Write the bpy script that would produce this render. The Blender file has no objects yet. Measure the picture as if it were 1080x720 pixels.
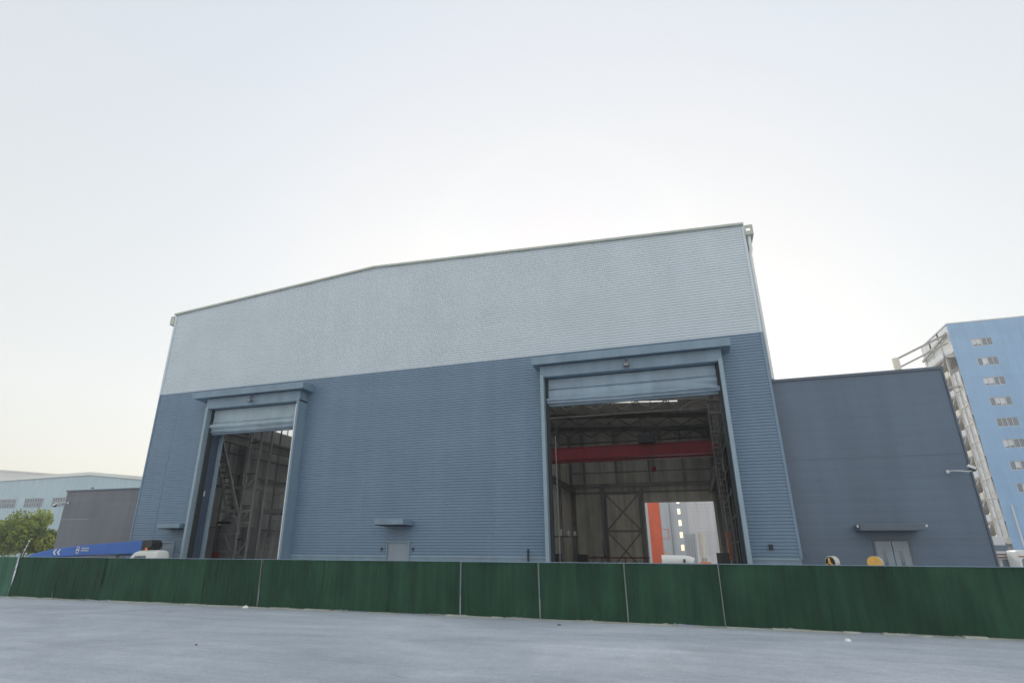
import bpy, math, random
from mathutils import Vector, Matrix
R = math.radians
random.seed(7)
SC = bpy.context.scene
COL = SC.collection

# ------------------------------------------------------------------ camera
def make_camera():
    f, th, roll, psi, cx = 604.72, 0.35886, 0.0076612, 0.339758, 505.07   # focal length in px of a 1080 px wide picture
    fw = Vector((-math.sin(psi)*math.cos(th), math.cos(psi)*math.cos(th), math.sin(th)))
    r0 = Vector((math.cos(psi), math.sin(psi), 0)); u0 = r0.cross(fw)
    r = r0*math.cos(roll) + u0*math.sin(roll); u = r.cross(fw)
    cam = bpy.data.cameras.new('camera'); ob = bpy.data.objects.new('camera', cam); COL.objects.link(ob)
    m = Matrix((r, u, -fw)).transposed().to_4x4(); m.translation = (0, 0, 1.7)
    ob.matrix_world = m
    cam.sensor_width = 36; cam.lens = f/1080*36
    cam.shift_x = (540-cx)/1080
    cam.clip_start = 0.1; cam.clip_end = 6000
    SC.camera = ob
make_camera()

# ------------------------------------------------------------------ world, sun, exposure
SUN_EL, SUN_AZ = 26.5, -10.6          # azimuth from +Y towards +X
def make_world():
    w = bpy.data.worlds.new('World'); SC.world = w; w.use_nodes = True
    nt = w.node_tree; nt.nodes.clear()
    out = nt.nodes.new('ShaderNodeOutputWorld')
    sky = nt.nodes.new('ShaderNodeTexSky'); sky.sky_type = 'NISHITA'; sky.sun_disc = False
    sky.sun_elevation = R(SUN_EL); sky.sun_rotation = R(SUN_AZ)
    sky.air_density = 1.0; sky.dust_density = 1.2; sky.ozone_density = 1.0; sky.altitude = 50
    b1 = nt.nodes.new('ShaderNodeBackground'); b1.inputs[1].default_value = SKY_STRENGTH
    nt.links.new(sky.outputs[0], b1.inputs[0])
    # a thick pale summer haze added over the clear sky
    b2 = nt.nodes.new('ShaderNodeBackground')
    tc = nt.nodes.new('ShaderNodeTexCoord'); sx = nt.nodes.new('ShaderNodeSeparateXYZ')
    nt.links.new(tc.outputs['Generated'], sx.inputs[0])
    cr = nt.nodes.new('ShaderNodeValToRGB')
    nt.links.new(sx.outputs['Z'], cr.inputs[0])
    e = cr.color_ramp.elements
    e[0].position = 0.0; e[0].color = HAZE_LOW
    e[1].position = 0.75; e[1].color = HAZE_TOP
    m = cr.color_ramp.elements.new(0.22); m.color = HAZE_MID
    nt.links.new(cr.outputs[0], b2.inputs[0])
    # unseen sky opposite the sun is boosted to brighten the shaded facade
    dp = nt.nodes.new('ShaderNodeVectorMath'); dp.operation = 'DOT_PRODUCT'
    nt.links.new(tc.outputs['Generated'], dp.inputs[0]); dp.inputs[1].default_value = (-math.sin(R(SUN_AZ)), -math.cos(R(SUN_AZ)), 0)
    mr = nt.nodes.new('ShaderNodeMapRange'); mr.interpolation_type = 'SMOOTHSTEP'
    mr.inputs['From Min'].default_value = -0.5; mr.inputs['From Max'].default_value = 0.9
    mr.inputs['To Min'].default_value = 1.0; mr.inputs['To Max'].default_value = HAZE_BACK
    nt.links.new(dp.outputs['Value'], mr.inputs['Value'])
    d2 = nt.nodes.new('ShaderNodeVectorMath'); d2.operation = 'DOT_PRODUCT'; nt.links.new(tc.outputs['Generated'], d2.inputs[0])
    d2.inputs[1].default_value = (math.sin(R(SUN_AZ))*math.cos(R(SUN_EL)), math.cos(R(SUN_AZ))*math.cos(R(SUN_EL)), math.sin(R(SUN_EL)))
    ac = nt.nodes.new('ShaderNodeMath'); ac.operation = 'ARCCOSINE'; nt.links.new(d2.outputs['Value'], ac.inputs[0])
    dv = nt.nodes.new('ShaderNodeMath'); dv.operation = 'MULTIPLY'; dv.inputs[1].default_value = 2.0; nt.links.new(ac.outputs[0], dv.inputs[0])
    r2 = nt.nodes.new('ShaderNodeValToRGB'); r2.color_ramp.interpolation = 'B_SPLINE'; nt.links.new(dv.outputs[0], r2.inputs[0])
    e2 = r2.color_ramp.elements; e2[0].position = 0.10; e2[0].color = (0, 0.05, 0.25, 1); e2[1].position = 1.0; e2[1].color = (1, 1, 1, 1)
    for p_, c_ in ((0.176, (0.02, 0.12, 0.32)), (0.27, (0.22, 0.37, 0.5)), (0.36, (0.45, 0.54, 0.62)), (0.45, (0.65, 0.70, 0.73)), (0.62, (0.88, 0.87, 0.87)), (0.80, (0.99, 0.96, 0.94))):
        q_ = e2.new(p_); q_.color = (*c_, 1)
    mxx = nt.nodes.new('ShaderNodeMix'); mxx.data_type = 'RGBA'; mxx.blend_type = 'MULTIPLY'; mxx.inputs[0].default_value = 1
    nt.links.new(cr.outputs[0], mxx.inputs[6]); nt.links.new(r2.outputs[0], mxx.inputs[7]); nt.links.new(mxx.outputs[2], b2.inputs[0])
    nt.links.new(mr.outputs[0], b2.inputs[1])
    ad = nt.nodes.new('ShaderNodeAddShader')
    nt.links.new(b1.outputs[0], ad.inputs[0]); nt.links.new(b2.outputs[0], ad.inputs[1])
    nt.links.new(ad.outputs[0], out.inputs[0])
SKY_STRENGTH = 0.05
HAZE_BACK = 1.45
HAZE_LOW = (0.69, 0.59, 0.44, 1)
HAZE_MID = (0.745, 0.715, 0.625, 1)
HAZE_TOP = (0.625, 0.66, 0.675, 1)
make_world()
sun = bpy.data.lights.new('sun', 'SUN'); sun.energy = 2.2; sun.angle = R(1.0); sun.color = (1.0, 0.93, 0.82)
so = bpy.data.objects.new('sun', sun); COL.objects.link(so)
sd = Vector((math.sin(R(SUN_AZ))*math.cos(R(SUN_EL)), math.cos(R(SUN_AZ))*math.cos(R(SUN_EL)), math.sin(R(SUN_EL))))
so.rotation_euler = sd.to_track_quat('Z', 'Y').to_euler()
SC.view_settings.view_transform = 'Standard'; SC.view_settings.look = 'None'
SC.view_settings.exposure = 0.0; SC.view_settings.gamma = 1.0
SC.cycles.max_bounces = 8; SC.cycles.diffuse_bounces = 5; SC.cycles.transparent_max_bounces = 12
SC.cycles.use_denoising = True

# ------------------------------------------------------------------ materials
def mat(name, col, rough=0.6, metal=0.0, var=0.0, scale=1.0, stretch=(1, 1, 1), col2=None, bump=0.0, bscale=20, spec=0.5, dirt=0.0):
    m = bpy.data.materials.new(name); m.use_nodes = True
    nt = m.node_tree; b = nt.nodes['Principled BSDF']
    b.inputs['Roughness'].default_value = rough; b.inputs['Metallic'].default_value = metal
    b.inputs['Specular IOR Level'].default_value = spec
    c = (*col, 1)
    b.inputs['Base Color'].default_value = c
    if var or col2 or dirt or bump:
        tc = nt.nodes.new('ShaderNodeTexCoord'); mp = nt.nodes.new('ShaderNodeMapping')
        mp.inputs['Scale'].default_value = stretch
        nt.links.new(tc.outputs['Object'], mp.inputs[0])
        n = nt.nodes.new('ShaderNodeTexNoise'); n.inputs['Scale'].default_value = scale; n.inputs['Detail'].default_value = 6
        n.inputs['Roughness'].default_value = 0.6
        nt.links.new(mp.outputs[0], n.inputs['Vector'])
        cr = nt.nodes.new('ShaderNodeValToRGB'); nt.links.new(n.outputs[0], cr.inputs[0])
        c2 = col2 or tuple(x*(1-var) for x in col); c1 = col if col2 else tuple(min(1, x*(1+var)) for x in col)
        cr.color_ramp.elements[0].position = 0.32; cr.color_ramp.elements[0].color = (*c2, 1)
        cr.color_ramp.elements[1].position = 0.68; cr.color_ramp.elements[1].color = (*c1, 1)
        last = cr.outputs[0]
        if dirt:
            n2 = nt.nodes.new('ShaderNodeTexNoise'); n2.inputs['Scale'].default_value = 1.0; n2.inputs['Detail'].default_value = 8
            mp2 = nt.nodes.new('ShaderNodeMapping'); mp2.inputs['Scale'].default_value = (1.6, 1.6, 0.12)
            nt.links.new(tc.outputs['Object'], mp2.inputs[0]); nt.links.new(mp2.outputs[0], n2.inputs['Vector'])
            c3 = nt.nodes.new('ShaderNodeValToRGB'); nt.links.new(n2.outputs[0], c3.inputs[0])
            c3.color_ramp.elements[0].position = 0.35; c3.color_ramp.elements[0].color = (1-dirt,)*3 + (1,)
            c3.color_ramp.elements[1].position = 0.62; c3.color_ramp.elements[1].color = (1, 1, 1, 1)
            mx = nt.nodes.new('ShaderNodeMix'); mx.data_type = 'RGBA'; mx.blend_type = 'MULTIPLY'; mx.inputs[0].default_value = 1
            nt.links.new(last, mx.inputs[6]); nt.links.new(c3.outputs[0], mx.inputs[7]); last = mx.outputs[2]
        nt.links.new(last, b.inputs['Base Color'])
        if bump:
            n3 = nt.nodes.new('ShaderNodeTexNoise'); n3.inputs['Scale'].default_value = bscale; n3.inputs['Detail'].default_value = 4
            nt.links.new(mp.outputs[0], n3.inputs['Vector'])
            bp = nt.nodes.new('ShaderNodeBump'); bp.inputs['Strength'].default_value = bump; bp.inputs['Distance'].default_value = 0.05
            nt.links.new(n3.outputs[0], bp.inputs['Height']); nt.links.new(bp.outputs[0], b.inputs['Normal'])
    return m

def clad_mat(name, col, panel=6.0, var=0.05, dirt=0.08, metal=0.0, rough=0.45):
    """painted steel sheet: faint shade change from sheet to sheet, rain streaks"""
    m = mat(name, col, rough, metal, var=0.04, scale=0.35, dirt=dirt)
    nt = m.node_tree; b = nt.nodes['Principled BSDF']
    src = b.inputs['Base Color'].links[0].from_socket
    tc = nt.nodes.new('ShaderNodeTexCoord'); sx = nt.nodes.new('ShaderNodeSeparateXYZ'); nt.links.new(tc.outputs['Object'], sx.inputs[0])
    d = nt.nodes.new('ShaderNodeMath'); d.operation = 'DIVIDE'; d.inputs[1].default_value = panel; nt.links.new(sx.outputs[0], d.inputs[0])
    fl = nt.nodes.new('ShaderNodeMath'); fl.operation = 'FLOOR'; nt.links.new(d.outputs[0], fl.inputs[0])
    dz = nt.nodes.new('ShaderNodeMath'); dz.operation = 'DIVIDE'; dz.inputs[1].default_value = 0.95; nt.links.new(sx.outputs[2], dz.inputs[0])
    fz = nt.nodes.new('ShaderNodeMath'); fz.operation = 'FLOOR'; nt.links.new(dz.outputs[0], fz.inputs[0])
    cb = nt.nodes.new('ShaderNodeCombineXYZ'); nt.links.new(fl.outputs[0], cb.inputs[0]); nt.links.new(fz.outputs[0], cb.inputs[1])
    wn = nt.nodes.new('ShaderNodeTexWhiteNoise'); wn.noise_dimensions = '2D'; nt.links.new(cb.outputs[0], wn.inputs['Vector'])
    mr = nt.nodes.new('ShaderNodeMapRange'); mr.inputs['To Min'].default_value = 1-var; mr.inputs['To Max'].default_value = 1+var
    nt.links.new(wn.outputs[0], mr.inputs['Value'])
    mx = nt.nodes.new('ShaderNodeMix'); mx.data_type = 'RGBA'; mx.blend_type = 'MULTIPLY'; mx.inputs[0].default_value = 1
    nt.links.new(src, mx.inputs[6]); nt.links.new(mr.outputs[0], mx.inputs[7]); nt.links.new(mx.outputs[2], b.inputs['Base Color'])
    return m

def glass_mat(name, col=(0.05, 0.07, 0.09), rough=0.08):
    return mat(name, col, rough, 0.0, spec=0.9)
def emit_mat(name, col, s):
    m = bpy.data.materials.new(name); m.use_nodes = True; b = m.node_tree.nodes['Principled BSDF']
    b.inputs['Base Color'].default_value = (*col, 1); b.inputs['Emission Color'].default_value = (*col, 1); b.inputs['Emission Strength'].default_value = s
    return m
def sheet_mat(name, col, trans=0.6, clear=0.1):
    """translucent plastic rooflight sheet"""
    m = bpy.data.materials.new(name); m.use_nodes = True; nt = m.node_tree; nt.nodes.clear()
    o = nt.nodes.new('ShaderNodeOutputMaterial'); t = nt.nodes.new('ShaderNodeBsdfTranslucent'); t.inputs[0].default_value = (*col, 1)
    tr = nt.nodes.new('ShaderNodeBsdfTransparent'); tr.inputs[0].default_value = (1, 1, 1, 1)
    mx = nt.nodes.new('ShaderNodeMixShader'); mx.inputs[0].default_value = clear
    nt.links.new(t.outputs[0], mx.inputs[1]); nt.links.new(tr.outputs[0], mx.inputs[2]); nt.links.new(mx.outputs[0], o.inputs[0])
    return m

M = dict(
    lightclad=clad_mat('light_grey_cladding', (0.575, 0.64, 0.70), panel=8, var=0.012, dirt=0.02),
    darkclad=clad_mat('blue_grey_cladding', (0.168, 0.252, 0.355), panel=4.5, var=0.02, dirt=0.05),
    trim=mat('blue_grey_trim', (0.20, 0.285, 0.37), 0.5, var=0.06, scale=2, dirt=0.15),
    trimlight=mat('pale_blue_trim', (0.265, 0.355, 0.43), 0.5, var=0.05, scale=2, dirt=0.15),
    verge=mat('grey_verge_trim', (0.46, 0.49, 0.44), 0.5, var=0.05, scale=2),
    shutter=mat('shutter_fabric', (0.28, 0.37, 0.46), 0.55, var=0.07, scale=1.5, dirt=0.15),
    shutterlight=mat('shutter_pale', (0.34, 0.43, 0.50), 0.55, var=0.08, scale=1.5, dirt=0.15),
    leafshaded=mat('shaded_blue_leaf', (0.06, 0.09, 0.15), 0.5, var=0.1, scale=2, dirt=0.2),  # leaf blue darkened for the shade it stands in
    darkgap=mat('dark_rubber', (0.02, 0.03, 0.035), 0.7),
    annex=clad_mat('slate_annex_wall', (0.105, 0.15, 0.215), panel=3.2, var=0.02, dirt=0.10),
    annexbrown=clad_mat('warm_slate_annex_wall', (0.14, 0.155, 0.185), panel=3.2, var=0.04, dirt=0.12),
    annextrim=mat('annex_trim', (0.10, 0.13, 0.17), 0.5, var=0.08, scale=2),
    doorgrey=mat('grey_door', (0.27, 0.32, 0.38), 0.5, var=0.05, scale=2, dirt=0.1),
    whitemetal=mat('white_metal', (0.7, 0.72, 0.72), 0.4, var=0.05, scale=3),
    greymetal=mat('grey_metal', (0.22, 0.23, 0.24), 0.45, var=0.1, scale=3),
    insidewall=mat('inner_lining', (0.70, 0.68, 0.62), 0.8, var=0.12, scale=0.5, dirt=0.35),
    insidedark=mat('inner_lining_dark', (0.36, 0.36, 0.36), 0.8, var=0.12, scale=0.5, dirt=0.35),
    insidepale=mat('inner_partition', (0.74, 0.69, 0.60), 0.8, var=0.08, scale=0.6, dirt=0.3),
    roofin=mat('roof_sheet', (0.50, 0.45, 0.40), 0.7, var=0.12, scale=0.6),
    steel=mat('dark_painted_steel', (0.16, 0.155, 0.15), 0.55, var=0.2, scale=1.2, dirt=0.3),
    steelmid=mat('grey_painted_steel', (0.30, 0.30, 0.29), 0.55, var=0.15, scale=1.2, dirt=0.3),
    cranered=mat('crane_red_paint', (0.28, 0.018, 0.03), 0.45, var=0.1, scale=1.0, dirt=0.2),
    redorange=mat('orange_red_paint', (0.72, 0.13, 0.06), 0.5, var=0.08, scale=0.6, dirt=0.15),
    tank=mat('tank_grey', (0.22, 0.23, 0.25), 0.5, var=0.1, scale=1.0, dirt=0.3),
    blackmach=mat('black_machine_paint', (0.02, 0.022, 0.024), 0.5, var=0.2, scale=2),
    sky_sheet=sheet_mat('rooflight_sheet', (0.93, 0.93, 0.9), clear=0.2),
    tower=clad_mat('sky_blue_render', (0.26, 0.43, 0.65), panel=9, var=0.025, dirt=0.1, rough=0.7),
    towerwhite=mat('pale_render', (0.62, 0.64, 0.68), 0.7, var=0.05, scale=0.4, dirt=0.15),
    cream=mat('cream_steel', (0.66, 0.62, 0.54), 0.6, var=0.08, scale=0.8, dirt=0.2),
    stairgrey=mat('stair_grey', (0.33, 0.31, 0.29), 0.7, var=0.1, scale=0.8),
    glassd=glass_mat('window_glass', (0.12, 0.15, 0.19)),
    glasslt=glass_mat('pale_window_glass', (0.5, 0.52, 0.5), 0.2),
    farblue=mat('pale_blue_sheet', (0.40, 0.53, 0.60), 0.6, var=0.06, scale=0.08, dirt=0.12),
    purpleglass=mat('grey_window_glass', (0.16, 0.15, 0.19), 0.4, var=0.3, scale=0.6),
    farroof=mat('pale_roof_sheet', (0.68, 0.70, 0.68), 0.6, var=0.05, scale=0.1),
    farwhite=mat('far_white_wall', (0.66, 0.65, 0.66), 0.7, var=0.04, scale=0.3, dirt=0.1),
    fargrey=mat('far_grey_wall', (0.50, 0.53, 0.56), 0.7, var=0.05, scale=0.3, dirt=0.1),
    boomblue=mat('royal_blue_paint', (0.025, 0.13, 0.48), 0.35, var=0.08, scale=1.0, dirt=0.1),
    white=mat('white_car_paint', (0.72, 0.73, 0.72), 0.25, var=0.02, scale=2),
    rubber=mat('tyre_rubber', (0.02, 0.02, 0.02), 0.8, var=0.2, scale=8),
    amber=mat('amber_plastic', (0.8, 0.22, 0.03), 0.3),
    yellow=mat('yellow_paint', (0.75, 0.45, 0.10), 0.5, var=0.12, scale=4),
    palewood=mat('pale_wood', (0.62, 0.60, 0.55), 0.7, var=0.1, scale=6),
    brown=mat('brown_paint', (0.28, 0.13, 0.07), 0.6, var=0.1, scale=3),
    orangemach=mat('orange_machine_paint', (0.7, 0.2, 0.08), 0.5, var=0.1, scale=2),
    cement=mat('kerb_concrete', (0.36, 0.37, 0.33), 0.9, var=0.25, scale=1.5, bump=0.4, bscale=8),
    litter=mat('white_litter', (0.75, 0.75, 0.73), 0.7, var=0.05, scale=5),
    stone=mat('grey_stone', (0.13, 0.13, 0.13), 0.9, var=0.3, scale=8),
    bark=mat('bark', (0.09, 0.065, 0.045), 0.9, var=0.3, scale=4),
    reddark=mat('dark_red_paint', (0.22, 0.02, 0.03), 0.5, var=0.15, scale=2),
)

def ground_mat():
    m = bpy.data.materials.new('yard_concrete'); m.use_nodes = True; nt = m.node_tree; b = nt.nodes['Principled BSDF']
    b.inputs['Roughness'].default_value = 0.85
    tc = nt.nodes.new('ShaderNodeTexCoord')
    def noise(scale, st, detail=6, rot=0, dist=0.0):
        mp = nt.nodes.new('ShaderNodeMapping'); mp.inputs['Scale'].default_value = st; mp.inputs['Rotation'].default_value = (0, 0, rot)
        nt.links.new(tc.outputs['Object'], mp.inputs[0])
        n = nt.nodes.new('ShaderNodeTexNoise'); n.inputs['Scale'].default_value = scale; n.inputs['Detail'].default_value = detail
        n.inputs['Roughness'].default_value = 0.65; n.inputs['Distortion'].default_value = dist
        nt.links.new(mp.outputs[0], n.inputs['Vector']); return n.outputs[0]
    def ramp(s, p0, p1, c0, c1):
        cr = nt.nodes.new('ShaderNodeValToRGB'); nt.links.new(s, cr.inputs[0])
        cr.color_ramp.elements[0].position = p0; cr.color_ramp.elements[0].color = (*c0, 1)
        cr.color_ramp.elements[1].position = p1; cr.color_ramp.elements[1].color = (*c1, 1); return cr.outputs[0]
    def mul(a, c, fac=1.0):
        mx = nt.nodes.new('ShaderNodeMix'); mx.data_type = 'RGBA'; mx.blend_type = 'MULTIPLY'; mx.inputs[0].default_value = fac
        nt.links.new(a, mx.inputs[6]); nt.links.new(c, mx.inputs[7]); return mx.outputs[2]
    base = ramp(noise(0.16, (1.0, 1.5, 1), 8, 0.15, 0.8), 0.38, 0.62, GROUND_A, GROUND_B)
    c = mul(base, ramp(noise(0.6, (0.35, 1.8, 1), 8, 0.06, 0.5), 0.35, 0.65, (0.92, 0.925, 0.93), (1.05, 1.045, 1.04)))
    c = mul(c, ramp(noise(0.45, (0.10, 2.6, 1), 4, 0.75, 0.2), 0.60, 0.68, (1, 1, 1), (1.13, 1.12, 1.10)))   # dried wheel tracks
    c = mul(c, ramp(noise(0.5, (0.07, 3.2, 1), 4, -0.12, 0.1), 0.30, 0.40, (0.90, 0.90, 0.91), (1, 1, 1)))      # dark wheel tracks
    c = mul(c, ramp(noise(1.4, (1, 1, 1), 10, 0, 0.6), 0.30, 0.62, (0.91, 0.915, 0.92), (1.03, 1.03, 1.03)))
    c = mul(c, ramp(noise(0.9, (1, 1, 1), 3, 1.0, 1.5), 0.70, 0.76, (1, 1, 1), (0.82, 0.83, 0.82)))             # damp or oily spots
    c = mul(c, ramp(noise(7, (1, 1, 1), 6), 0.3, 0.7, (0.92, 0.92, 0.92), (1.07, 1.07, 1.07)))
    c = mul(c, ramp(noise(22, (1, 1, 1), 6), 0.32, 0.68, (0.84, 0.84, 0.84), (1.14, 1.14, 1.14)))
    c = mul(c, ramp(noise(70, (1, 1, 1), 2), 0.70, 0.76, (1, 1, 1), (0.6, 0.6, 0.6)))                          # grit
    nt.links.new(c, b.inputs['Base Color'])
    bp = nt.nodes.new('ShaderNodeBump'); bp.inputs['Strength'].default_value = 0.35; bp.inputs['Distance'].default_value = 0.02
    nt.links.new(noise(14, (1, 1, 1), 8), bp.inputs['Height']); nt.links.new(bp.outputs[0], b.inputs['Normal'])
    return m
GROUND_A = (0.355, 0.39, 0.44); GROUND_B = (0.465, 0.505, 0.56)
M['ground'] = ground_mat()

def fence_mat(name, c1, c2):
    m = mat(name, c1, 0.75, col2=c2, scale=1.0, stretch=(5.0, 5.0, 0.35), dirt=0.25, bump=0.5, bscale=6)
    nt = m.node_tree; b = nt.nodes['Principled BSDF']; b.inputs['Specular IOR Level'].default_value = 0.25
    src = b.inputs['Base Color'].links[0].from_socket
    tc = nt.nodes.new('ShaderNodeTexCoord'); sx = nt.nodes.new('ShaderNodeSeparateXYZ'); nt.links.new(tc.outputs['Object'], sx.inputs[0])
    ad = nt.nodes.new('ShaderNodeMath'); ad.operation = 'ADD'; ad.inputs[1].default_value = 20.9; nt.links.new(sx.outputs[0], ad.inputs[0])
    d = nt.nodes.new('ShaderNodeMath'); d.operation = 'DIVIDE'; d.inputs[1].default_value = 2.5; nt.links.new(ad.outputs[0], d.inputs[0])
    fl = nt.nodes.new('ShaderNodeMath'); fl.operation = 'FLOOR'; nt.links.new(d.outputs[0], fl.inputs[0])
    wn = nt.nodes.new('ShaderNodeTexWhiteNoise'); wn.noise_dimensions = '1D'; nt.links.new(fl.outputs[0], wn.inputs['W'])
    mr = nt.nodes.new('ShaderNodeMapRange'); mr.inputs['To Min'].default_value = 0.84; mr.inputs['To Max'].default_value = 1.14; nt.links.new(wn.outputs[0], mr.inputs['Value'])
    # blotchy fading and dust
    n2 = nt.nodes.new('ShaderNodeTexNoise'); n2.inputs['Scale'].default_value = 0.9; n2.inputs['Detail'].default_value = 8; nt.links.new(tc.outputs['Object'], n2.inputs['Vector'])
    m2 = nt.nodes.new('ShaderNodeMapRange'); m2.inputs['From Min'].default_value = 0.3; m2.inputs['From Max'].default_value = 0.7; m2.inputs['To Min'].default_value = 0.82; m2.inputs['To Max'].default_value = 1.2; nt.links.new(n2.outputs[0], m2.inputs['Value'])
    pm = nt.nodes.new('ShaderNodeMath'); pm.operation = 'MULTIPLY'; nt.links.new(mr.outputs[0], pm.inputs[0]); nt.links.new(m2.outputs[0], pm.inputs[1])
    mx = nt.nodes.new('ShaderNodeMix'); mx.data_type = 'RGBA'; mx.blend_type = 'MULTIPLY'; mx.inputs[0].default_value = 1
    nt.links.new(src, mx.inputs[6]); nt.links.new(pm.outputs[0], mx.inputs[7]); nt.links.new(mx.outputs[2], b.inputs['Base Color'])
    return m
M['fence'] = fence_mat('green_fence_sheet', (0.026, 0.080, 0.048), (0.018, 0.057, 0.036))
M['fencelit'] = fence_mat('lit_green_fence_sheet', (0.07, 0.17, 0.12), (0.05, 0.13, 0.09))  # lighter green stands for light coming through the sheet
def leaf_mat():
    m = bpy.data.materials.new('leaf'); m.use_nodes = True; nt = m.node_tree; b = nt.nodes['Principled BSDF']
    b.inputs['Roughness'].default_value = 0.6
    a = nt.nodes.new('ShaderNodeAttribute'); a.attribute_name = 'tint'
    cr = nt.nodes.new('ShaderNodeValToRGB'); nt.links.new(a.outputs['Fac'], cr.inputs[0])
    e = cr.color_ramp.elements; e[0].color = (0.05, 0.11, 0.025, 1); e[1].color = (0.46, 0.46, 0.06, 1)
    k = e.new(0.5); k.color = (0.20, 0.27, 0.04, 1)
    nt.links.new(cr.outputs[0], b.inputs['Base Color'])
    o = nt.nodes['Material Output']; t = nt.nodes.new('ShaderNodeBsdfTranslucent'); nt.links.new(cr.outputs[0], t.inputs[0])
    mx = nt.nodes.new('ShaderNodeMixShader'); mx.inputs[0].default_value = 0.4
    nt.links.new(b.outputs[0], mx.inputs[1]); nt.links.new(t.outputs[0], mx.inputs[2]); nt.links.new(mx.outputs[0], o.inputs[0])
    return m
M['leaf'] = leaf_mat()

# ------------------------------------------------------------------ helpers
class MB:
    def __init__(s): s.v = []; s.f = []
    def quad(s, *p): n = len(s.v); s.v += [tuple(q) for q in p]; s.f.append(tuple(range(n, n+len(p)))); return s
    def box(s, x0, x1, y0, y1, z0, z1):
        n = len(s.v)
        s.v += [(x0,y0,z0),(x1,y0,z0),(x1,y1,z0),(x0,y1,z0),(x0,y0,z1),(x1,y0,z1),(x1,y1,z1),(x0,y1,z1)]
        s.f += [tuple(n+i for i in q) for q in ((3,2,1,0),(4,5,6,7),(0,1,5,4),(1,2,6,5),(2,3,7,6),(3,0,4,7))]
        return s
    def prism_y(s, pts, y0, y1):
        """closed outline in x,z pushed along y"""
        n = len(s.v); k = len(pts)
        s.v += [(x, y0, z) for x, z in pts] + [(x, y1, z) for x, z in pts]
        s.f.append(tuple(range(n, n+k))); s.f.append(tuple(range(n+2*k-1, n+k-1, -1)))
        for i in range(k): j = (i+1) % k; s.f.append((n+i, n+k+i, n+k+j, n+j))
        return s
    def bar(s, p0, p1, w, h=None, up=(0, 0, 1)):
        """rectangular bar between two points"""
        h = h or w; p0 = Vector(p0); p1 = Vector(p1); d = (p1-p0).normalized(); up = Vector(up)
        if abs(d.dot(up)) > 0.98: up = Vector((0, 1, 0))
        a = d.cross(up).normalized()*w/2; b = a.cross(d).normalized()*h/2
        n = len(s.v)
        for p in (p0, p1): s.v += [tuple(p-a-b), tuple(p+a-b), tuple(p+a+b), tuple(p-a+b)]
        s.f += [tuple(n+i for i in q) for q in ((0,1,2,3),(7,6,5,4),(0,4,5,1),(1,5,6,2),(2,6,7,3),(3,7,4,0))]
        return s
    def tube(s, pts, r, n=10, r1=None, caps=True):
        pts = [Vector(p) for p in pts]; m = len(pts); base = len(s.v)
        for i, p in enumerate(pts):
            d = (pts[min(i+1, m-1)]-pts[max(i-1, 0)]).normalized()
            up = Vector((0, 0, 1)) if abs(d.z) < 0.9 else Vector((1, 0, 0))
            a = d.cross(up).normalized(); b = a.cross(d)
            rr = r if r1 is None else r+(r1-r)*i/(m-1)
            for k in range(n):
                t = 2*math.pi*k/n; s.v.append(tuple(p+a*rr*math.cos(t)+b*rr*math.sin(t)))
        for i in range(m-1):
            for k in range(n):
                s.f.append((base+i*n+k, base+i*n+(k+1) % n, base+(i+1)*n+(k+1) % n, base+(i+1)*n+k))
        if caps: s.f.append(tuple(base+k for k in range(n))[::-1]); s.f.append(tuple(base+(m-1)*n+k for k in range(n)))
        return s
    def build(s, name, m, parent=None, bevel=0, smooth=False):
        me = bpy.data.meshes.new(name)
        o = bpy.data.objects.new(name, me); COL.objects.link(o)
        off = Vector((0, 0, 0))
        if parent is not None:
            q = parent
            while q is not None: off += q.location; q = q.parent
            o.parent = parent
        me.from_pydata([tuple(Vector(v)-off) for v in s.v], [], s.f); me.materials.append(m) if m else None; me.validate()
        if smooth:
            for p in me.polygons: p.use_smooth = True
            try: me.set_sharp_from_angle(angle=R(40))
            except Exception: pass
        if bevel:
            b = o.modifiers.new('bevel', 'BEVEL'); b.width = bevel; b.segments = 2; b.limit_method = 'ANGLE'
        return o
def B(x0, x1, y0, y1, z0, z1): return MB().box(x0, x1, y0, y1, z0, z1)
def thing(name, label, cat, loc=(0, 0, 0), group=None):
    o = bpy.data.objects.new(name, None); COL.objects.link(o); o.location = loc; o.empty_display_size = 0.3
    tag(o, label, cat, group); return o
def tag(o, label, cat, group=None, kind=None):
    o['label'] = label; o['category'] = cat
    if group: o['group'] = group
    if kind: o['kind'] = kind
    return o
def struct(o, label=None, cat=None):
    o['kind'] = 'structure'
    if label: o['label'] = label
    if cat: o['category'] = cat
    return o
def copy_tree(o, parent=None):
    c = o.copy(); COL.objects.link(c); c.parent = parent
    for ch in list(KIDS(o)): copy_tree(ch, c)
    return c
def KIDS(o): return [q for q in bpy.data.objects if q.parent == o]

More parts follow.
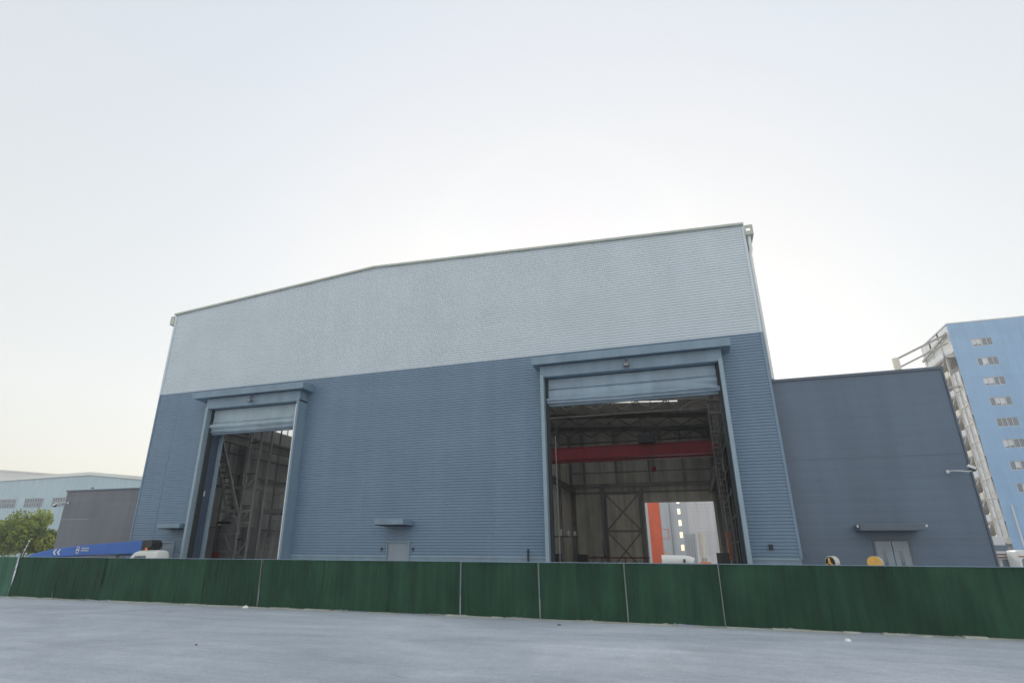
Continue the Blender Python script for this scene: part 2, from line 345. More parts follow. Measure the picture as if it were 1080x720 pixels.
# ------------------------------------------------------------------ ground
struct(MB().quad((-480, -120, 0), (300, -120, 0), (300, 500, 0), (-480, 500, 0)).build('ground', M['ground']), 'blue grey concrete yard in front of the green fence', 'ground')
kb = MB(); rnd = random.Random(3)
x = -26.9
while x < 14:
    L = rnd.uniform(0.25, 0.9); w = rnd.uniform(0.0, 0.10)**1.3 + (0.10 if x > 4.8 or x < -20 else 0.0)*rnd.random(); h = rnd.uniform(0.01, 0.05)
    if rnd.random() < 0.85:
        n = len(kb.v); k = 5
        kb.v += [(x, 18.12, 0.002), (x+L, 18.12, 0.002), (x, 18.12, h), (x+L, 18.12, h)]
        f0 = rnd.uniform(0.01, 0.1); f1 = rnd.uniform(0.01, 0.1)
        kb.v += [(x, 17.86-w, 0.002), (x+L, 17.86-w*0.7-f1*0.3, 0.002), (x, 17.9-w*.6, h), (x+L, 17.9-w*.6, h*0.9)]
        kb.f += [tuple(n+i for i in q) for q in ((4,5,7,6),(6,7,3,2),(0,4,6,2),(5,1,3,7))]
    x += L*0.98
struct(kb.build('kerb', M['cement']), 'low pale cement strip along the foot of the green fence', 'kerb')

# ------------------------------------------------------------------ summer haze in the air
HAZE_DENSITY = 0.0011
def haze():
    o = B(-481, 301, -121, 501, -1, 45).build('haze', None)
    m = bpy.data.materials.new('haze_air'); m.use_nodes = True; nt = m.node_tree; nt.nodes.clear()
    out = nt.nodes.new('ShaderNodeOutputMaterial'); v = nt.nodes.new('ShaderNodeVolumePrincipled')
    v.inputs['Color'].default_value = (0.95, 0.97, 1.0, 1); v.inputs['Density'].default_value = HAZE_DENSITY; v.inputs['Anisotropy'].default_value = 0.3
    nt.links.new(v.outputs[0], out.inputs['Volume']); o.data.materials.clear(); o.data.materials.append(m)
    o['kind'] = 'stuff'; o['label'] = 'thin pale summer haze filling the air over the yard'; o['category'] = 'haze'
    o.display_type = 'WIRE'
if HAZE_DENSITY: haze()

# ------------------------------------------------------------------ the hall
HX0, HX1, HY0, HY1 = -31.26, 4.0, 27.0, 75.0
RX, RZ, EZ = -16.26, 17.94, 16.87
def gable_x(z):
    """left and right end of the gable at height z"""
    if z <= EZ: return HX0, HX1
    t = (z-EZ)/(RZ-EZ); return HX0+(RX-HX0)*t, HX1+(RX-HX1)*t
def ribs(z0, z1, y, pitch=0.135, depth=0.032, breaks=()):
    prof = []
    k = math.floor(z0/pitch)
    while k*pitch < z1+pitch:
        b = k*pitch
        for fz, d in ((0, 0), (0.30, 0), (0.42, 1), (0.88, 1), (1.0, 0)):
            z = b+fz*pitch
            if z0 < z < z1: prof.append((z, y-d*depth))
        k += 1
    def at(z):
        fz = (z/pitch) % 1
        for (a, da), (c, dc) in zip(((0, 0), (0.30, 0), (0.42, 1), (0.88, 1)), ((0.30, 0), (0.42, 1), (0.88, 1), (1.0, 0))):
            if a <= fz <= c: return y-depth*(da+(dc-da)*(fz-a)/(c-a))
        return y
    for z in (z0, z1)+tuple(breaks):
        if z0 <= z <= z1: prof.append((z, at(z)))
    prof = sorted(set((round(z, 4), round(d, 4)) for z, d in prof))
    return prof
def clad(z0, z1, y, holes=(), xr=gable_x, **k):
    mb = MB()
    pr = ribs(z0, z1, y, breaks=[h for q in holes for h in q[2:4]]+([EZ] if z0 < EZ < z1 else []), **k)
    for (za, ya), (zb, yb) in zip(pr, pr[1:]):
        if zb-za < 1e-4: continue
        zm = (za+zb)/2
        a0, a1 = xr(za); b0, b1 = xr(zb)
        cuts = sorted((h[0], h[1]) for h in holes if h[2] < zm < h[3])
        xs = []; cur = None
        for h0, h1 in cuts: xs.append((cur, h0)); cur = h1
        xs.append((cur, None))
        for l, r in xs:
            mb.quad((a0 if l is None else l, ya, za), (a1 if r is None else r, ya, za), (b1 if r is None else r, yb, zb), (b0 if l is None else l, yb, zb))
    return mb
SPLIT = 11.30
DL = (-26.55, -19.95, 0, 9.95)       # left great door: outside of its portal
DR = (-6.10, 2.16, 0, 10.0)          # right great door
PL = (-28.85, -27.80, 0, 2.38)       # left personnel door
PM = (-14.32, -13.03, 0, 2.40)       # middle personnel door
hall = thing('industrial_hall', 'large two-tone grey and blue corrugated steel hall with two tall open doorways', 'building', ((HX0+HX1)/2, HY0, 0))
clad(1.72, SPLIT, HY0, holes=[DL, DR, PL, PM]).build('lower_cladding', M['darkclad'], hall)
clad(SPLIT, RZ-0.02, HY0-0.004).build('upper_cladding', M['lightclad'], hall)
# drip flashing between cladding colours and plinth
pl = MB()
for a, b in ((HX0, PL[0]), (PL[1], DL[0]), (DL[1], PM[0]), (PM[1], DR[0]), (DR[1], HX1)): 
    o_ = B(a, b, HY0-0.02, HY0+0.25, 0, 1.66).build('plinth', M['trim'], hall)
    B(a, b, HY0-0.05, HY0+0.02, 1.662, 1.73).build('flashing', M['trimlight'], o_)
# gable trim and corner trims
vt = MB(); t = 0.14
vt.prism_y([(HX0-0.1, EZ-0.02), (RX, RZ-0.02), (RX, RZ+t-0.05), (HX0-0.1, EZ+t-0.05)], HY0-0.16, HY0+0.2)
vt.prism_y([(RX+0.002, RZ-0.02), (HX1+0.05, EZ-0.02), (HX1+0.05, EZ+t-0.05), (RX+0.002, RZ+t-0.05)], HY0-0.16, HY0+0.2)
vt.build('gable_trim', M['verge'], hall)
B(HX1-0.05, HX1+0.06, HY0-0.05, HY0+0.1, 1.7, SPLIT).build('corner_trim', M['darkclad'], hall)
B(HX1-0.05, HX1+0.06, HY0-0.05, HY0+0.1, SPLIT+0.005, EZ-0.03).build('corner_trim', M['lightclad'], hall)
B(HX0-0.06, HX0+0.04, HY0-0.05, HY0+0.1, 1.7, SPLIT).build('corner_trim', M['darkclad'], hall)
B(HX0-0.06, HX0+0.08, HY0-0.07, HY0+0.1, SPLIT+0.005, EZ-0.03).build('corner_trim', M['lightclad'], hall)
# gutters along the eaves with open end boxes; downpipe at the right corner
g = MB(); gx = HX1+0.07
g.box(gx, gx+0.36, HY0-0.08, HY0-0.04, 16.30, 16.50).box(gx, gx+0.36, HY0-0.08, HY0-0.04, 16.66, 16.82)
g.box(gx, gx+0.05, HY0-0.08, HY0-0.04, 16.5, 16.66).box(gx+0.22, gx+0.36, HY0-0.08, HY0-0.04, 16.5, 16.66)
g.box(gx, gx+0.36, HY0-0.04, HY1, 16.28, 16.32).box(gx+0.33, gx+0.36, HY0-0.04, HY1, 16.32, 16.80).box(gx, gx+0.03, HY0-0.04, HY1, 16.32, 16.64)
g.build('gutter', M['verge'], hall)
g = MB(); gx = HX0-0.44
g.box(gx, gx+0.34, HY0-0.08, HY0-0.04, 16.20, 16.80).box(gx, gx+0.34, HY0-0.04, HY1, 16.20, 16.24).box(gx, gx+0.03, HY0-0.04, HY1, 16.24, 16.78)
g.build('gutter', M['verge'], hall)
MB().tube([(HX1+0.22, HY0+0.12, 16.28), (HX1+0.22, HY0+0.12, 15.6), (HX1+0.15, HY0+0.12, 15.3), (HX1+0.15, HY0+0.12, 9.1)], 0.08, 10).build('downpipe', M['whitemetal'], hall, smooth=True)
# side walls (left one with a daylight strip), rear wall with its open doorway
LZ = 11.12
def side_wall(x0, x1, gaps):
    mb = MB(); y = HY0+0.12
    mb2 = mb
    zt = EZ-0.05
    if not gaps: mb.box(x0, x1, y, HY1, 0, zt)
    else:
        za, zb, ya, yb = gaps
        mb.box(x0, x1, y, HY1, 0, za).box(x0, x1, y, HY1, zb, zt).box(x0, x1, y, ya, za, zb).box(x0, x1, yb, HY1, za, zb)
    return mb
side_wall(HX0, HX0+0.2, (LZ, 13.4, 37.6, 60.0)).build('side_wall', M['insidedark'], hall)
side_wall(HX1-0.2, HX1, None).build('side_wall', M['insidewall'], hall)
ws = MB().quad((HX0+0.1, 37.6, LZ), (HX0+0.1, 60, LZ), (HX0+0.1, 60, 13.4), (HX0+0.1, 37.6, 13.4)).build('daylight_strip', M['sky_sheet'], hall)
mu = MB()
for i in range(30): mu.box(HX0+0.06, HX0+0.14, 37.6+i*0.77, 37.66+i*0.77, LZ, 13.4)
mu.build('mullions', M['steelmid'], ws)
RO = (-4.9, 2.9, 8.0)
rw = MB()
for a, b, z0, z1 in ((HX0+0.2, RO[0], 0, EZ-0.05), (RO[0], RO[1], RO[2], EZ-0.05), (RO[1], HX1-0.2, 0, EZ-0.05)): rw.box(a, b, HY1-0.2, HY1, z0, z1)
rw.prism_y([(HX0+0.2, EZ-0.05), (HX1-0.2, EZ-0.05), (RX, RZ-0.08)], HY1-0.2, HY1)
rw.build('rear_wall', M['insidewall'], hall)
# roof with rooflight strips; unseen front rows added to brighten the hall
bays = [(30.5, 33.6), (35.8, 38.9), (40.0, 42.9), (44.5, 48), (50.5, 54), (55.5, 58.5), (61.2, 62.0), (68.9, 69.5)]
rf = MB(); strips = []
def zroof(x): return EZ+(RZ-EZ)*((x-HX0)/(RX-HX0) if x < RX else (HX1-x)/(HX1-RX))
def slab(mb, x0, x1, y0, y1, dz0, dz1):
    mb.prism_y([(x0, zroof(x0)+dz0), (x1, zroof(x1)+dz0), (x1, zroof(x1)+dz1), (x0, zroof(x0)+dz1)], y0, y1)
spans = [(-28, -18.5), (-9.8, 0.2)]
ys = [HY0+0.2]+[q for b in bays for q in b]+[HY1]
for i in range(len(ys)-1):
    y0, y1 = ys[i], ys[i+1]
    if i % 2 == 0: slab(rf, HX0, RX, y0, y1, -0.05, 0.05); slab(rf, RX, HX1, y0, y1, -0.05, 0.05)
    else:
        sp = spans if y0 > 60 else [(-29.5, -17.5), (-15.5, 3.0)]
        for a, b in ((HX0, sp[0][0]), (sp[0][1], RX), (RX, sp[1][0]), (sp[1][1], HX1)): slab(rf, a, b, y0, y1, -0.05, 0.05)
        for a, b in sp: strips.append((a, b, y0, y1))
roof = rf.build('roof', M['roofin'], hall)
for a, b, y0, y1 in strips:
    sk = MB().quad((a, y0, zroof(a)+0.03), (b, y0, zroof(b)+0.03), (b, y1, zroof(b)+0.03), (a, y1, zroof(a)+0.03)).build('rooflight', M['sky_sheet'], roof)
    fr = MB(); n = 6; w = (b-a)/n
    for k in range(n): slab(fr, a+k*w, a+k*w+0.14, y0, y1, -0.04, 0.045)
for xx, z0, z1 in ((-8.9, 1.74, SPLIT), (-15.9, 3.5, SPLIT), (-29.6, 1.74, SPLIT)):
    B(xx-0.022, xx+0.022, HY0-0.036, HY0-0.01, z0, z1).build('panel_lap', M['lightclad'] if z0 > SPLIT else M['darkclad'], hall)
# steel frames
for i, y in enumerate((29.5, 35, 43, 51, 59, 67, 74.4)):
    mb = MB(); h = 0.34
    for a, b in ((HX0+0.5, RX), (RX, HX1-0.5)):
        mb.bar((a, y, zroof(a)-0.35), (b, y, zroof(b)-0.35), 0.22, 0.5)
    for k in range(0, 12):
        xa = -29+2.8*k
        if y > 40: mb.bar((xa, y, zroof(xa)-0.6), (xa+1.4, y, zroof(xa)-1.5), 0.09); mb.bar((xa+1.4, y, zroof(xa)-1.5), (xa+2.8, y, zroof(min(xa+2.8, HX1-.5))-0.6), 0.09)
    if y > 40: mb.bar((HX0+0.6, y, 15.5), (HX1-0.6, y, 15.5), 0.14)
    mb.build('roof_truss', M['steel'], hall)
pu = MB()
for k in range(19):
    xx = HX0+1+k*1.85
    pu.bar((xx, HY0+0.3, zroof(xx)-0.14), (xx, HY1-0.3, zroof(xx)-0.14), 0.07, 0.15)
pu.build('purlins', M['steelmid'], hall)
for y in (29.5, 35, 43, 51, 59, 67, 74.2):
    for xc in (HX0+0.55, -13.7, HX1-0.65):
        if xc == -13.7 and y < 30: continue
        mb = MB()
        mb.box(xc-0.16, xc+0.16, y-0.26, y-0.22, 0.05, 16.4).box(xc-0.16, xc+0.16, y+0.22, y+0.26, 0.05, 16.4).box(xc-0.02, xc+0.02, y-0.22, y+0.22, 0.05, 16.4)
        mb.build('steel_column', M['steel'] if xc > 0 else M['steelmid'], hall)
for xc in (-30.0, -14.2, -13.2, 2.75):
    MB().box(xc-0.15, xc+0.15, 29, 74.5, 9.1, 9.14).box(xc-0.02, xc+0.02, 29, 74.5, 9.14, 9.7).box(xc-0.15, xc+0.15, 29, 74.5, 9.7, 9.74).box(xc-0.04, xc+0.04, 29, 74.5, 9.74, 9.88).build('crane_runway', M['steel'], hall)
# cross braces on the right wall
cb = MB()
for y0, y1 in ((29.5, 35), (51, 59), (67, 74.2)):
    cb.bar((3.55, y0, 0.5), (3.55, y1, 8.6), 0.12).bar((3.55, y1, 0.5), (3.55, y0, 8.6), 0.12)
for z in (3.1, 6.2, 8.9, 11.4, 12.6, 13.6): cb.bar((3.6, 29, z), (3.6, 74.5, z), 0.1, 0.16)
cb.build('wall_bracing', M['steelmid'], hall)
# pale partition between the two bays at the rear
B(-13.95, -13.78, 59.4, 74.7, 0, 12.9).build('partition_wall', M['insidepale'], hall)
# rear wall framing: header, posts, cross-braced leaf
rwf = MB()
rwf.box(-13.7, 3.7, 74.35, 74.75, 9.95, 10.35).box(-13.7, 3.7, 74.5, 74.75, 9.2, 9.35)
for xx in (-13.4, -9.95, -5.15): rwf.box(xx-0.14, xx+0.14, 74.4, 74.76, 0, 9.95)
for xx in (-12, -8, -4, 0): rwf.box(xx-0.10, xx+0.10, 74.5, 74.76, 10.36, 16.7)
for z in (11.7, 13.2, 14.7): rwf.box(-13.5, 3.6, 74.62, 74.74, z, z+0.1)
rwf.build('rear_framing', M['steelmid'], hall)
B(RO[0], RO[1], 74.68, 74.79, 8.0, 9.18).build('rear_door_head', M['insidepale'], hall)
lf = MB(); a, b = -9.55, -5.45
lf.box(a, b, 74.45, 74.5, 0.1, 9.1)
leaf = lf.build('rear_sliding_leaf', M['insidepale'], hall)
lf = MB()
for z0, z1 in ((0.3, 4.6), (4.85, 9.0)):
    lf.bar((a+.1, 74.38, z0), (b-.1, 74.38, z1), 0.1, 0.18).bar((a+.1, 74.34, z1), (b-.1, 74.34, z0), 0.1, 0.18)
lf.box(a, b, 74.3, 74.44, 4.62, 4.84).box(a, b, 74.3, 74.44, 9.0, 9.15).box(a-0.02, a+0.14, 74.3, 74.44, 0.1, 9).box(b-0.14, b+.02, 74.3, 74.44, 0.1, 9)
lf.build('cross_brace', M['steelmid'], leaf)
# corner column on the light side beside the leaf
B(-10.0, -9.7, 74.0, 74.3, 0, 9.9).build('rear_post', M['greymetal'], hall)

# great door portals
def portal(d, name_lbl, leaf_side, prefix):
    x0, x1, _, zt = d; yf = 26.2; w = 0.17
    j = MB().box(x0, x0+w, yf, HY0+0.35, 0, zt); j.build('door_jamb', M['trimlight'], hall, bevel=0.01)
    j2 = B(x1-w, x1-w+0.05, yf-0.004, yf+0.03, 0, zt-0.3).build('jamb_edge', M['whitemetal'] if x1 < -10 else M['trimlight'], hall) if x1 < -10 else None
    MB().box(x1-w, x1, yf, HY0+0.35, 0, zt).build('door_jamb', M['trim'] if x1 < -10 else M['trimlight'], hall, bevel=0.01)
    B(x0, x1, yf+0.03, HY0+0.2, zt-0.10, 10.46).build('door_header', M['trim'], hall, bevel=0.01)
    # guide channels inside the jambs
    for xa, s in ((x0+w, 1), (x1-w, -1)):
        B(min(xa, xa+s*0.14), max(xa, xa+s*0.14), yf+0.35, yf+0.6, 0, zt-0.12).build('guide_channel', M['darkgap'], hall)
def curtain(x0, x1, y, ztop, zbot, folds, m, wr=0):
    """bunched roller curtain: profile of folds down its height, slight sag along its width"""
    n = 40; prof = []
    N = 64
    for i in range(N+1):
        t = i/N; z = ztop+(zbot-ztop)*t
        d = 0
        for c, wd, amp in folds:
            u = (t-c)/wd
            if abs(u) < 1: d += amp*math.cos(u*math.pi/2)**1.2
        prof.append((z, d))
    mb = MB()
    for i in range(n+1):
        fx = i/n; xx = x0+(x1-x0)*fx
        for z, d in prof:
            wob = 0.02*math.sin(fx*9+z*3)+0.012*math.sin(fx*23+z*8)
            if wr and fx > 0.82: wob += (fx-0.82)/0.18*0.09*math.sin(z*14+fx*18)
            mb.v.append((xx, y-d-wob*min(1, d*6+0.3), z-0.02*math.sin(fx*math.pi)))
    for i in range(n):
        for k in range(N):
            a = i*(N+1)+k; mb.f.append((a, a+N+1, a+N+2, a+1))
    # bottom bar
    return mb
def shutter(d, yc, zbot, folds, m, wr=0):
    x0, x1, _, zt = d
    c = curtain(x0+0.24, x1-0.24, yc, zt-0.13, zbot, folds, m, wr).build('roller_shutter', m, hall, smooth=True)
    B(x0+0.22, x1-0.22, yc+0.02, yc+0.22, zbot-0.10, zbot+0.05).build('bottom_bar', M['trim'], c, bevel=0.02)
    B(x0+0.2, x1-0.2, yc+0.3, yc+0.9, zt-0.5, zt+0.2).build('shutter_box', M['darkgap'], c)
portal(DL, 'left', -1, ''); portal(DR, 'right', 1, '')
shutter(DL, 26.65, 8.45, [(0.16, 0.10, 0.02), (0.55, 0.03, 0.05), (0.72, 0.14, 0.14), (0.90, 0.04, 0.07), (0.97, 0.04, 0.10)], M['shutterlight'])
shutter(DR, 26.65, 8.62, [(0.04, 0.05, 0.02), (0.40, 0.035, 0.09), (0.62, 0.2, 0.05), (0.86, 0.10, 0.20), (0.97, 0.05, 0.10)], M['shutter'], 1)
# left door: folded-open blue leaf edge-on and pale inner post
B(-26.36, -26.30, 26.85, 27.40, 0, 9.6).build('folded_leaf', M['leafshaded'], hall)
B(-26.36, -26.10, 27.45, 27.55, 0, 9.4).build('inner_post', M['trimlight'], hall)
B(-26.3, -26.26, 26.9, 26.96, 4.85, 5.15).build('door_switch', M['whitemetal'], hall)
MB().tube([(-5.72, 27.45, 0), (-5.72, 27.45, 7.2)], 0.025, 8).build('inner_pole', M['greymetal'], hall)
# canopies over the great doors: box with front upstand, sloping soffit
def canopy(x0, x1, y0, y1, z0, z1, m, soff=None, parent=hall):
    mb = MB(); n = 0
    mb.box(x0, x1, y0, y1, z0, z1)
    c = mb.build('door_canopy', m, parent, bevel=0.015)
    return c
def big_canopy(x0, x1):
    c = MB()
    # outline in y,z pushed along x
    pts = [(25.95, 10.50), (27.02, 10.47), (27.02, 10.92), (26.0, 10.80), (25.95, 10.80)]
    n = len(c.v); k = len(pts)
    c.v += [(x0, y, z) for y, z in pts]+[(x1, y, z) for y, z in pts]
    c.f.append(tuple(range(n, n+k))); c.f.append(tuple(range(n+2*k-1, n+k-1, -1)))
    for i in range(k): j = (i+1) % k; c.f.append((n+i, n+k+i, n+k+j, n+j))
    o = c.build('door_canopy', M['trim'], hall)
    B(x0-0.02, x1+0.02, 25.90, 25.945, 10.46, 10.83).build('fascia', M['trim'], o, bevel=0.008)
big_canopy(-27.45, -19.60); big_canopy(-6.42, 2.55)
# floodlights on the headers
def header_lamp(x):
    l = MB().box(x-0.14, x+0.14, 25.95, 26.12, 9.98, 10.16).build('header_lamp', M['annextrim'], hall, bevel=0.03)
    MB().bar((x, 26.0, 10.16), (x, 26.22, 10.4), 0.05).build('bracket', M['steel'], l)
    B(x-0.10, x+0.10, 25.94, 25.95, 10.0, 10.13).build('lens', M['greymetal'], l)
header_lamp(-1.96); header_lamp(-23.26)
# personnel doors
def pdoor(d, can, frame_m, door_m):
    x0, x1, _, z = d
    fr = MB().box(x0, x0+0.07, 26.93, 27.1, 0, z).box(x1-0.07, x1, 26.93, 27.1, 0, z).box(x0+0.07, x1-0.07, 26.93, 27.1, z-0.07, z)
    dr = B(x0+0.07, x1-0.07, 27.0, 27.05, 0.02, z-0.07).build('personnel_door', door_m, hall)
    fr.build('door_frame', frame_m, dr)
    B(x1-0.2, x1-0.12, 26.93, 27.0, 1.0, 1.15).build('handle', M['steel'], dr)
    c0, c1, y0, za, zb = can
    o = B(c0, c1, y0, 26.97, za, zb).build('small_canopy', M['trim'], hall, bevel=0.015)
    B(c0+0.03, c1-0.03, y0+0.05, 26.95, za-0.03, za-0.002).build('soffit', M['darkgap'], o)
pdoor(PM, (-14.47, -12.91, 25.85, 3.12, 3.36), M['trim'], M['doorgrey'])
pdoor(PL, (-28.45, -26.85, 26.1, 3.08, 3.32), M['trim'], M['doorgrey'])
for xx in (-14.55, -12.85): B(xx-0.03, xx+0.03, 26.9, 26.96, 1.95, 2.1).build('door_light', M['darkgap'], hall)
B(-7.1, -7.04, 26.88, 26.95, 1.5, 2.05).build('wall_switch', M['darkgap'], hall)
B(2.9, 3.05, 26.86, 26.95, 2.05, 2.25).build('wall_switch', M['darkgap'], hall)

# ------------------------------------------------------------------ things inside the hall
cr = thing('overhead_crane', 'dark red overhead crane girder spanning the hall under the roof', 'crane', (-5.3, 50, 9.9))
g = MB()
g.box(-13.0, 2.5, 49.7, 50.3, 9.65, 9.70).box(-13.0, 2.5, 49.7, 50.3, 10.60, 10.65).box(-13.0, 2.5, 49.78, 49.82, 9.7, 10.6).box(-13.0, 2.5, 50.18, 50.22, 9.7, 10.6)
for k in range(13): g.box(-12.9+k*1.25, -12.86+k*1.25, 49.74, 49.78, 9.7, 10.6)
g.build('girder', M['cranered'], cr)
g = MB().box(-13.0, 2.5, 51.4, 52.0, 9.65, 10.65); g.build('girder', M['cranered'], cr)
for xx in (-13.2, 2.62): B(xx-0.18, xx+0.18, 48.8, 52.8, 9.9, 10.25).build('end_truck', M['cranered'], cr, bevel=0.02)
h = B(-3.3, -2.0, 49.4, 52.2, 10.67, 11.4).build('hoist', M['blackmach'], cr, bevel=0.05)
MB().tube([(-2.4, 50.9, 10.66), (-2.4, 50.9, 8.9)], 0.03, 6).tube([(-2.25, 50.9, 10.66), (-2.25, 50.9, 8.9)], 0.03, 6).build('cable', M['steel'], h)
B(-2.5, -2.15, 50.75, 51.05, 8.5, 8.9).build('hook_block', M['cranered'], h, bevel=0.04)

# machine inside the left doorway
fm = thing('conveyor_frame', 'tall dark steel frame with inclined conveyor just inside the left doorway', 'machine frame', (-27, 31.5, 0))
X0 = -26.7; X1 = -25.85
for xx in (X0, X1):
    for yy in (30.6, 31.6): B(xx-0.06, xx+0.06, yy-0.06, yy+0.06, 0, 9.3).build('upright', M['steelmid'], fm)
lat = MB()
for k in range(9):
    z = 0.6+k*1.0
    lat.bar((X0, 30.6, z), (X1, 30.6, z+(0.9 if k % 2 else -0.0)), 0.06).bar((X0, 30.6, z), (X1, 30.6, z), 0.06)
lat.build('bracing', M['steelmid'], fm)
for dx in (0, 0.75):
    MB().bar((-30.4+dx, 30.9, 9.6), (-28.0+dx, 30.9, 4.35), 0.12, 0.2).build('conveyor_rail', M['steelmid'], fm)
rg = MB()
for k in range(16):
    t = k/15; rg.bar((-30.4+2.4*t, 30.9, 9.6-5.25*t), (-29.65+2.4*t, 30.9, 9.6-5.25*t), 0.07)
rg.build('rollers', M['steel'], fm)
bm = MB().bar((-28.7, 30.8, 4.35), (-25.9, 30.8, 4.30), 0.14, 0.2).bar((-27.4, 30.8, 4.2), (-26.7, 30.8, 2.9), 0.08).bar((-27.9, 30.8, 2.9), (-26.7, 30.8, 1.2), 0.08).bar((-26.7, 30.8, 1.9), (-28.1, 30.8, 0.9), 0.08)
bm.bar((-30.2, 31.2, 6.05), (-25.8, 31.2, 5.65), 0.1, 0.18)
bm.bar((-28.3, 30.8, 2.95), (-26.7, 30.8, 2.95), 0.08).bar((-28.0, 30.8, 1.9), (-26.7, 30.8, 1.9), 0.08)
bm.build('brace', M['steelmid'], fm)
tk = thing('storage_tank', 'pale grey cylindrical tank inside the left doorway beneath the conveyor', 'tank', (-28.4, 32.4, 0))
MB().tube([(-28.95, 32.4, 0.4), (-28.95, 32.4, 3.5)], 0.75, 24).tube([(-28.95, 32.4, 3.5), (-28.7, 32.4, 4.1)], 0.74, 24, 0.3).build('shell', M['tank'], tk, smooth=True)
MB().tube([(-27.35, 32.6, 0.4), (-27.35, 32.6, 3.4)], 0.55, 20).build('shell', M['tank'], tk, smooth=True)
B(-29.3, -28.3, 31.5, 31.7, 3.6, 3.75).build('lid_bar', M['blackmach'], tk)
B(-29.0, -28.7, 31.2, 31.5, 1.5, 1.9).build('red_valve_box', M['reddark'], tk, bevel=0.04)
for xx in (-29.4, -28.4): B(xx-.05, xx+.05, 32.3, 32.5, 0, 0.5).build('leg', M['steelmid'], tk)
mz = thing('mezzanine', 'steel platform with handrail against the inner wall of the left doorway', 'platform', (-25, 33, 0))
B(-27.4, -22.5, 33.0, 35.5, 4.35, 4.6).build('deck', M['steelmid'], mz)
for xx in (-27.2, -22.7): B(xx-0.08, xx+0.08, 33.05, 33.2, 0, 4.35).build('post', M['steelmid'], mz)
hr = MB()
for z in (5.1, 5.6): hr.bar((-27.4, 33, z), (-22.5, 33, z), 0.05)
for k in range(7): hr.bar((-27.4+k*0.8, 33, 4.6), (-27.4+k*0.8, 33, 5.6), 0.05)
hr.build('handrail', M['steelmid'], mz)
ld = MB()
for xx in (-26.2, -25.5): ld.bar((xx, 32.6, 0), (xx+0.2, 32.6, 4.4), 0.06)
for k in range(12): ld.bar((-26.2+k*0.016, 32.6, 0.3+k*0.35), (-25.5+k*0.016, 32.6, 0.3+k*0.35), 0.045)
ld.build('ladder', M['greymetal'], mz)
cd = thing('cable_cabinet', 'dark electric cabinets and hanging pipes on the wall beyond the left doorway', 'cabinet', (-30.5, 36, 0))
B(-31.0, -30.3, 34.6, 36.4, 4.9, 6.4).build('cabinet', M['steelmid'], cd, bevel=0.03)
pp = MB()
for k in range(6): pp.tube([(-30.8, 33.2+k*1.1, 1.5+0.3*k), (-30.8, 33.2+k*1.1, 11+0.2*k)], 0.06, 6)
for z in (3.5, 7.2, 8.6): pp.tube([(-30.85, 28, z), (-30.85, 46, z)], 0.08, 6)
pp.build('pipes', M['steel'], cd)

# things seen through the right doorway
ck = [(1.02, 1.55, 30.0, 30.6, 1.95, 'dark cabinet standing just inside the right edge of the right doorway', 1),
      (-8.95, -8.15, 50.0, 50.8, 1.95, 'dark green cabinet on the hall floor left of the braced leaf', 0),
      (-10.95, -10.25, 49.6, 50.2, 2.0, 'narrow dark blue cabinet beside the left jamb of the right doorway', 0)]
for x0, x1, y0, y1, z, lb, k in ck:
    c = thing('tool_cabinet', lb, 'cabinet', ((x0+x1)/2, y0, 0), 'dark cabinets inside the hall')
    B(x0, x1, y0, y1, 0.08, z).build('body', M['blackmach'], c, bevel=0.02)
    for s in (0, 1): B(x0+0.02+s*(x1-x0)/2, x0+(x1-x0)/2*(s+1)-0.02, y0-0.02, y0-0.002, 0.12, z-0.05).build('door', M['blackmach'], c, bevel=0.008)
cu = thing('pipe_rack', 'dark rack of vertical pipes and cables along the inner right wall', 'pipe rack', (3, 38, 0))
B(3.3, 3.42, 29.2, 57, 0.1, 8.6).build('dark_backing', M['blackmach'], cu)  # black sheet added to darken the wall behind the pipes
pp = MB(); rr = random.Random(5)
for k in range(46):
    y = 29.2+k*0.46; zt = rr.uniform(6.5, 9.0); pp.tube([(3.1+rr.uniform(-.25, .2), y, 0.2), (3.1+rr.uniform(-.25, .2), y, zt)], rr.choice((0.05, 0.07, 0.11)), 6)
pp.build('pipes', M['blackmach'], cu)
pp = MB()
for k in range(6): pp.bar((2.75, 29.0, 1.2+k*1.5), (2.75, 50.5, 1.2+k*1.5), 0.05, 0.1)
pp.build('brackets', M['steel'], cu)
pp = MB()
for k in range(9): y = 33+k*2.1; pp.tube([(2.6, y, 1), (2.62, y, 4.5+rr.uniform(-1, 1.5))], 0.03, 6)
pp.build('pale_conduits', M['greymetal'], cu)
B(2.55, 2.8, 49, 52, 1.6, 3.6).build('orange_cover', M['orangemach'], cu)
lt = thing('access_ladder', 'steel caged ladder climbing the first column inside the right doorway', 'ladder', (2.6, 44, 0))
rl = MB()
for xx in (2.05, 2.55): rl.bar((xx, 41.4, 0.3), (xx, 41.4, 12.6), 0.07)
for k in range(34): rl.bar((2.05, 41.4, 0.6+k*0.35), (2.55, 41.4, 0.6+k*0.35), 0.045)
rl.build('climbing_frame', M['steelmid'], lt)
for z in (9.6, 10.9, 11.8, 12.5): B(2.0, 3.5, 41.2, 41.7, z, z+0.12).build('platform', M['steelmid'], lt)
ps = thing('pipe_shelf', 'wall shelf holding short white cylinders on the pale inner partition', 'shelf', (-12.5, 60, 0))
B(-13.7, -10.6, 60.0, 60.5, 3.6, 3.72).build('board', M['steel'], ps)
for k, xx in enumerate((-12.35, -11.55, -10.95)):
    MB().tube([(xx, 60.2, 3.74), (xx, 60.2, 4.35-0.1*k)], 0.13, 10).build('cylinder', M['whitemetal'], ps, smooth=True)
for xx in (-13.5, -10.8): B(xx-.05, xx+.05, 60.2, 60.3, 0, 3.6).build('leg', M['steel'], ps)
